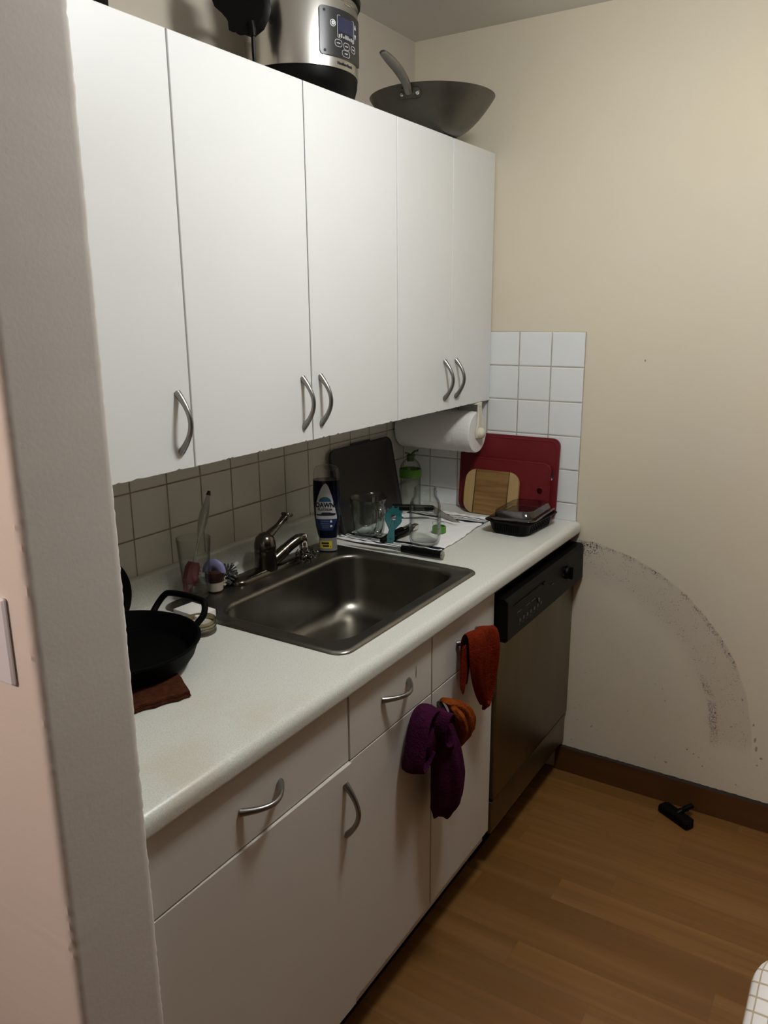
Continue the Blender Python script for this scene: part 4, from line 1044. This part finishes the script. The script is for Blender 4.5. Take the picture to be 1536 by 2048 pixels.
# curly steel scourer on the ledge
t = thing('steel_scourer', 'curly stainless steel scouring ball on the sink ledge under the spout', 'scourer', (-.818, -.132, CT+.006))
bm = nbm(); rr = random.Random(11)
for k in range(42):
    c = Vector((rr.gauss(0, .012), rr.gauss(0, .012), .021+rr.gauss(0, .008))); R = .005+.006*rr.random(); q1 = rr.random()*6; axs = Vector((rr.gauss(0, 1), rr.gauss(0, 1), rr.gauss(0, 1))).normalized(); s1 = axs.orthogonal().normalized(); s2 = axs.cross(s1)
    pts = [c + s1*(R*cos(q1+i*.7)) + s2*(R*sin(q1+i*.7)) + axs*(.0012*i) for i in range(9)]
    for p in pts: p.z = max(.0015, p.z)
    tube(bm, pts, .0015, 5)
o = build('coil', bm, mat('scourer steel', (.16, .155, .145), .2, 1.0), t)

# ------------------------------------------------------------------ counter left of the sink
t = thing('sponge', 'white block sponge on the counter behind the jar lid', 'sponge', (-1.268, -.162, CT+.0004)); t.rotation_euler = (0, 0, radians(-4))
build('block', box(nbm(), -.028, .028, -.040, .040, .006, .026, .0025), 'sponge', t)
build('scouring_side', box(nbm(), -.0275, .0275, -.0395, .0395, 0, .0058, .0015), mat('brown scouring pad', (.16, .12, .07), .9), t)
t = thing('jar_lid', 'pair of stacked gold canning jar lids on the counter beside the black pan', 'jar lid', (-1.312, -.222, CT+.0004))
bm = nbm(); lathe(bm, [(.0335, 0), (.0352, .001), (.0352, .004), (.0342, .0055), (.0352, .007), (.0342, .010), (.0350, .0135), (.0338, .0145), (.0320, .0145), (.0318, .002), (.004, .002)], 48); build('lower_band', bm, 'zinc', t)
bm = nbm(); lathe(bm, [(.0338, .0148), (.0350, .0155), (.0345, .019), (.0355, .021), (.0345, .023), (.0352, .0265), (.0355, .0295), (.0340, .0305), (.0332, .0300), (.0330, .016)], 48, (False, False)); build('upper_band', bm, 'gold', t)
bm = nbm(); lathe(bm, [(.0325, .0162), (.031, .0175), (.026, .0172), (.004, .0172)], 40); build('insert', bm, 'lid_inner', t)

PX, PY, PR = -1.531, -.223, .158
t = thing('dishcloth', 'folded brown terry cloth under the black pan', 'cloth', (-1.555, -.30, CT+.0004))
bm = nbm()
def fold(u, v):
    ax, ay = -.115, -.105
    c = [(-.150, -.060), (.014, -.128), (.092, -.052), (.070, .150), (-.13, .17)]
    x = (c[0][0]*(1-u)+c[1][0]*u)*(1-v) + (c[4][0]*(1-u)+c[3][0]*u)*v + .035*sin(pi*v)*u; y = (c[0][1]*(1-u)+c[1][1]*u)*(1-v)+(c[4][1]*(1-u)+c[3][1]*u)*v
    return x, y
def br2(k, z):
    L = []; n = 64; cx, cy = -.03, .02
    for i in range(n):
        q = i/n*4; s = int(q); f = q-s
        uv = ((f, 0), (1, f), (1-f, 1), (0, 1-f))[s]; x, y = fold(*uv); x = cx+(x-cx)*k; y = cy+(y-cy)*k; j = .0015*sin(i*1.7)+.001*sin(i*3.1)
        L.append((x+j, y+j, z))
    return L
loft(bm, [br2(.975, 0), br2(1, .003), br2(.992, .0068), br2(.975, .0078), br2(.99, .0086), br2(.985, .0125), br2(.96, .0142)]); build('folded_cloth', bm, 'brown_cloth', t)
t = thing('roasting_pan', 'black round pan with a raised loop handle on the brown cloth, beside the partition wall', 'pan', (PX, PY, CT+.0150))
bm = nbm(); lathe(bm, [(.120, 0), (.138, .003), (.146, .014), (.155, .040), (.1565, .0415), (.159, .043), (.159, .0465), (.155, .0475), (.150, .044), (.141, .014), (.134, .008), (.004, .007)], 72); build('pan', bm, 'cast_iron', t)
bm = nbm(); hp = [(.148, .064, .041), (.166, .066, .056), (.176, .058, .071), (.181, .045, .078), (.184, 0, .080), (.183, -.045, .078), (.178, -.060, .072), (.166, -.067, .056), (.148, -.064, .041)]
tube(bm, spline(hp, 6), .0068, 12); build('loop_handle', bm, 'cast_iron', t)
t = thing('pan_lid', 'black round pan lid standing upright against the backsplash behind the black pan', 'lid', (-1.436, -.066, CT+.0012)); t.rotation_euler = (radians(-9), 0, 0)
bm = nbm(); RL = .086
loft(bm, [[(r*cos(2*pi*i/56), y, RL+r*sin(2*pi*i/56)) for i in range(56)] for r, y in ((.05, -.007), (RL-.004, -.006), (RL, -.003), (RL, .003), (RL-.006, .006), (.060, .009), (.03, .012), (.006, .013))])
build('lid', bm, 'cast_iron', t)
bm = nbm(); loft(bm, [[(r*cos(2*pi*i/24), y, RL+r*sin(2*pi*i/24)) for i in range(24)] for r, y in ((.009, .012), (.008, .016), (.014, .018), (.014, .022), (.010, .024))]); build('knob', bm, 'black_plastic', t)

# ------------------------------------------------------------------ cloths hung on the handles
def sheet(name, rows, m, parent=None, th=.0035, sub=2, label=None):
    bm = nbm(); V = [[bm.verts.new(p) for p in r] for r in rows]
    for a, b in zip(V, V[1:]):
        for i in range(len(a)-1): bm.faces.new((a[i], a[i+1], b[i+1], b[i]))
    o = build(name, bm, m, parent, True, ang=180); solid(o, th); subsurf(o, sub); return o
# rust cloth over the right-hand drawer pull: a front fall and a short rear flap
t = thing('dishcloth', 'rust red terry cloth draped over the drawer pull beside the dishwasher', 'cloth', (-.79, FB-.035, .70)); o = t.location
def fall(rows, waves, amp, seed, droop=.0):
    out = []; n = 15; ph = seed
    for k, (z, x0, x1, y) in enumerate(rows):
        q = k/(len(rows)-1); r = []
        for i in range(n):
            u = i/(n-1); p = amp*min(1, q*2.2)*(sin(u*waves*2*pi+ph+q*1.3)+.4*sin(u*waves*4.7*pi+ph*2))
            r.append((x0+(x1-x0)*u - o.x, min(FB-.007, y+p) - o.y, z - droop*max(0, u-.55)*(1-q)*1.4 + .010*sin(u*7+seed)*q - o.z))
        out.append(r)
    return out
FR = [(.740, -.858, -0.740, FB-.014), (.795, -.860, -0.736, FB-.015), (.822, -.862, -0.732, FB-.021), (.837, -.862, -0.730, FB-.033), (.829, -.866, -0.727, FB-.047), (.795, -.869, -0.725, FB-.053), (.755, -.864, -0.724, FB-.053), (.712, -.848, -0.726, FB-.050), (.672, -.826, -0.731, FB-.047), (.642, -.806, -0.737, FB-.045), (.616, -.786, -0.752, FB-.044), (.606, -.778, -0.766, FB-.044)]
sheet('front_fall', fall(FR, 1.7, .0085, .6, .05), 'rust_cloth', t)
BK = [(.812, -.880, -.836, FB-.030), (.780, -.884, -.832, FB-.030), (.745, -.885, -.830, FB-.028), (.710, -.886, -.836, FB-.026), (.690, -.884, -.846, FB-.026)]
sheet('rear_flap', fall(BK, 1.0, .005, 2.0), 'rust_cloth', t)
def bag(path, rx, ry, folds, seed, n=40, tw=.0):
    """gathered hanging cloth: closed section with pleats along a path"""
    rr = random.Random(seed); ph = [rr.random()*6 for _ in range(4)]; loops = []; N = len(path)
    for j, p in enumerate(path):
        q = j/(N-1); L = []
        for i in range(n):
            a = 2*pi*i/n
            k = 1 + folds*(.50*sin(4*a+ph[0]+q*1.2+tw*q)+.32*sin(7*a+ph[1]-q*2)+.22*sin(11*a+ph[2]+q*3))
            L.append((p[0]+rx[j]*k*cos(a), p[1]+ry[j]*k*sin(a), p[2]+.006*sin(3*a+ph[3])*(q if j > N-3 else .2)))
        loops.append(L)
    bm = nbm(); loft(bm, loops); return bm
HX = -.9445; HZ = .690
def interp(vals, N): 
    return [vals[min(int(i/(N-1)*(len(vals)-1)), len(vals)-2)] + (vals[min(int(i/(N-1)*(len(vals)-1)), len(vals)-2)+1]-vals[min(int(i/(N-1)*(len(vals)-1)), len(vals)-2)])*((i/(N-1)*(len(vals)-1))-min(int(i/(N-1)*(len(vals)-1)), len(vals)-2)) for i in range(N)]
t = thing('dishcloth', 'purple terry cloth bunched on the middle door pull', 'cloth', (-1.0, FB-.04, .55)); o = t.location
pth = spline([(-1.004, FB-.036, .704), (-1.004, FB-.044, .66), (-.998, FB-.052, .60), (-.990, FB-.054, .53), (-.990, FB-.050, .47), (-1.000, FB-.044, .437)], 5); N = len(pth)
bm = bag(pth, interp([.014, .034, .050, .056, .050, .026], N), interp([.012, .022, .032, .035, .033, .018], N), .17, 3)
build('hanging_end', bm, 'purple_cloth', t, True, off=o, ang=180)
def ribbon(path, y0, y1, seed, amp=.004):
    rows = []; P_ = spline([(x, 0, z) for x, z in path], 4); N = len(P_)
    for k, p in enumerate(P_):
        q = k/(N-1); r = []
        for i in range(7):
            u = i/6; r.append((p.x + amp*sin(u*5+q*4+seed) - o.x, y0+(y1-y0)*u + .003*sin(q*9+seed) - o.y, p.z + amp*.8*sin(u*4-q*5+seed) - o.z))
        rows.append(r)
    return rows
sheet('outer_fold', ribbon([(-1.006, .690), (-1.022, .714), (-1.050, .728), (-1.080, .727), (-1.104, .706), (-1.117, .672), (-1.126, .640), (-1.127, .618), (-1.114, .606), (-1.096, .611), (-1.080, .624), (-1.068, .640)], FB-.008, FB-.062, .4), 'purple_cloth', t, .0065)
pth = spline([(-1.022, FB-.030, .704), (-1.046, FB-.034, .690), (-1.062, FB-.036, .660), (-1.064, FB-.034, .630), (-1.056, FB-.030, .606)], 5); N = len(pth)
build('gathered_middle', bag(pth, interp([.012, .026, .032, .028, .014], N), interp([.010, .018, .022, .020, .010], N), .16, 5), 'purple_cloth', t, True, off=o, ang=180)
sheet('inner_fold', ribbon([(-1.006, .684), (-1.020, .712), (-1.040, .720), (-1.054, .700), (-1.056, .668), (-1.044, .642), (-1.024, .636), (-1.008, .652)], FB-.040, FB-.082, 2.1, .003), 'purple_cloth', t, .0055)
t = thing('dishcloth', 'burnt orange terry cloth bunched beside the purple cloth on the door pull', 'cloth', (-.92, FB-.04, .6)); o = t.location
pth = spline([(-.950, FB-.018, .700), (-.936, FB-.034, .692), (-.912, FB-.040, .668), (-.890, FB-.040, .628), (-.884, FB-.036, .590), (-.892, FB-.030, .566)], 5); N = len(pth)
bm = bag(pth, interp([.012, .018, .028, .036, .034, .018], N), interp([.009, .018, .024, .028, .026, .015], N), .15, 9)
build('hanging_end', bm, 'orange_cloth', t, True, off=o, ang=180)
pth = spline([(-.958, FB-.048, .692), (-.950, FB-.062, .668), (-.938, FB-.066, .630), (-.936, FB-.062, .600)], 5); N = len(pth)
bm = bag(pth, interp([.008, .013, .012, .006], N), interp([.008, .011, .010, .005], N), .14, 12)
build('side_fold', bm, 'orange_cloth', t, True, off=o, ang=180)
bm = nbm()
tube(bm, spline([(-.926, FB-.040, .600), (-.922, FB-.034, .545), (-.914, FB-.026, .50), (-.922, FB-.022, .455), (-.916, FB-.020, .415)]), .0008, 5)
tube(bm, spline([(-.922, FB-.036, .57), (-.916, FB-.028, .51), (-.920, FB-.022, .47)]), .0007, 5)
build('loose_thread', bm, 'orange_cloth', t, True, off=o)

# ------------------------------------------------------------------ floor tool
t = thing('vacuum_nozzle', 'small black vacuum nozzle on the floor near the baseboard', 'vacuum nozzle', (-.090, -1.020, .0005)); t.rotation_euler = (0, 0, radians(59.5))
bm = nbm(); plate(bm, [(-.056, -.018), (.056, -.018), (.060, -.012), (.060, .012), (.050, .024), (-.050, .024), (-.060, .012), (-.060, -.012)], lambda u, v, w: (u, -v, w), 0, .026, .004)
build('head', bm, 'matte_black', t, True, ang=30)
bm = nbm(); tube(bm, spline([(0, -.006, .018), (-.004, -.026, .027), (-.008, -.050, .034), (-.010, -.060, .036)]), [.011]*8+[.0085]*17, 14); build('neck', bm, 'matte_black', t)
bm = nbm(); tube(bm, [(-.006, -.036, .030), (-.0066, -.040, .0313)], [.0105, .0105], 14); build('collar', bm, 'black_plastic', t)

# ------------------------------------------------------------------ chair with cushion, only a corner is in view
SX0, SX1, SY0, SY1, SZ = -1.56, -1.150, -1.77, -1.352, .485
t = thing('dining_chair', 'wooden chair at the lower right corner of the picture, under a white checked cushion', 'chair', ((SX0+SX1)/2, (SY0+SY1)/2, 0)); o = t.location
bm = nbm(); loft(bm, [[(x, y, z) for x, y in rrect(SX0+k, SX1-k, SY0+k, SY1-k, .05, 6)] for z, k in ((SZ-.03, .012), (SZ-.004, .008), (SZ, .012))]); build('seat', bm, 'oak', t, True, off=o)
for x in (SX0+.04, SX1-.04):
    for y in (SY0+.04, SY1-.04):
        bm = nbm(); tube(bm, [(x, y, 0), (x, y, SZ-.028)], [.014, .019], 12); build('leg', bm, 'oak', t, True, off=o)
bm = nbm()
for x in (SX0+.04, SX1-.04): tube(bm, [(x, SY0-.016, SZ-.02), (x, SY0-.06, .92)], [.016, .013], 12)
box(bm, SX0+.03, SX1-.03, SY0-.055, SY0-.03, .78, .90, .006); box(bm, SX0+.03, SX1-.03, SY0-.046, SY0-.024, .62, .66, .005)
build('backrest', bm, 'oak', t, True, off=o)
bm = nbm(); t2z = SZ+.0008
def cu(k, z, r): return [(x, y, z) for x, y in rrect(SX0+k, SX1-k, SY0+k, SY1-k, r, 8)]
loft(bm, [cu(.022, t2z, .06), cu(.006, t2z+.008, .07), cu(.0, t2z+.026, .075), cu(.005, t2z+.042, .07), cu(.020, t2z+.054, .06), cu(.045, t2z+.060, .04), cu(.10, t2z+.064, .03)])
o = build('seat_cushion', bm, 'plaid', None, True, ang=180); tag(o, 'white seat cushion with tan grid lines on the chair at the lower right corner', 'cushion')
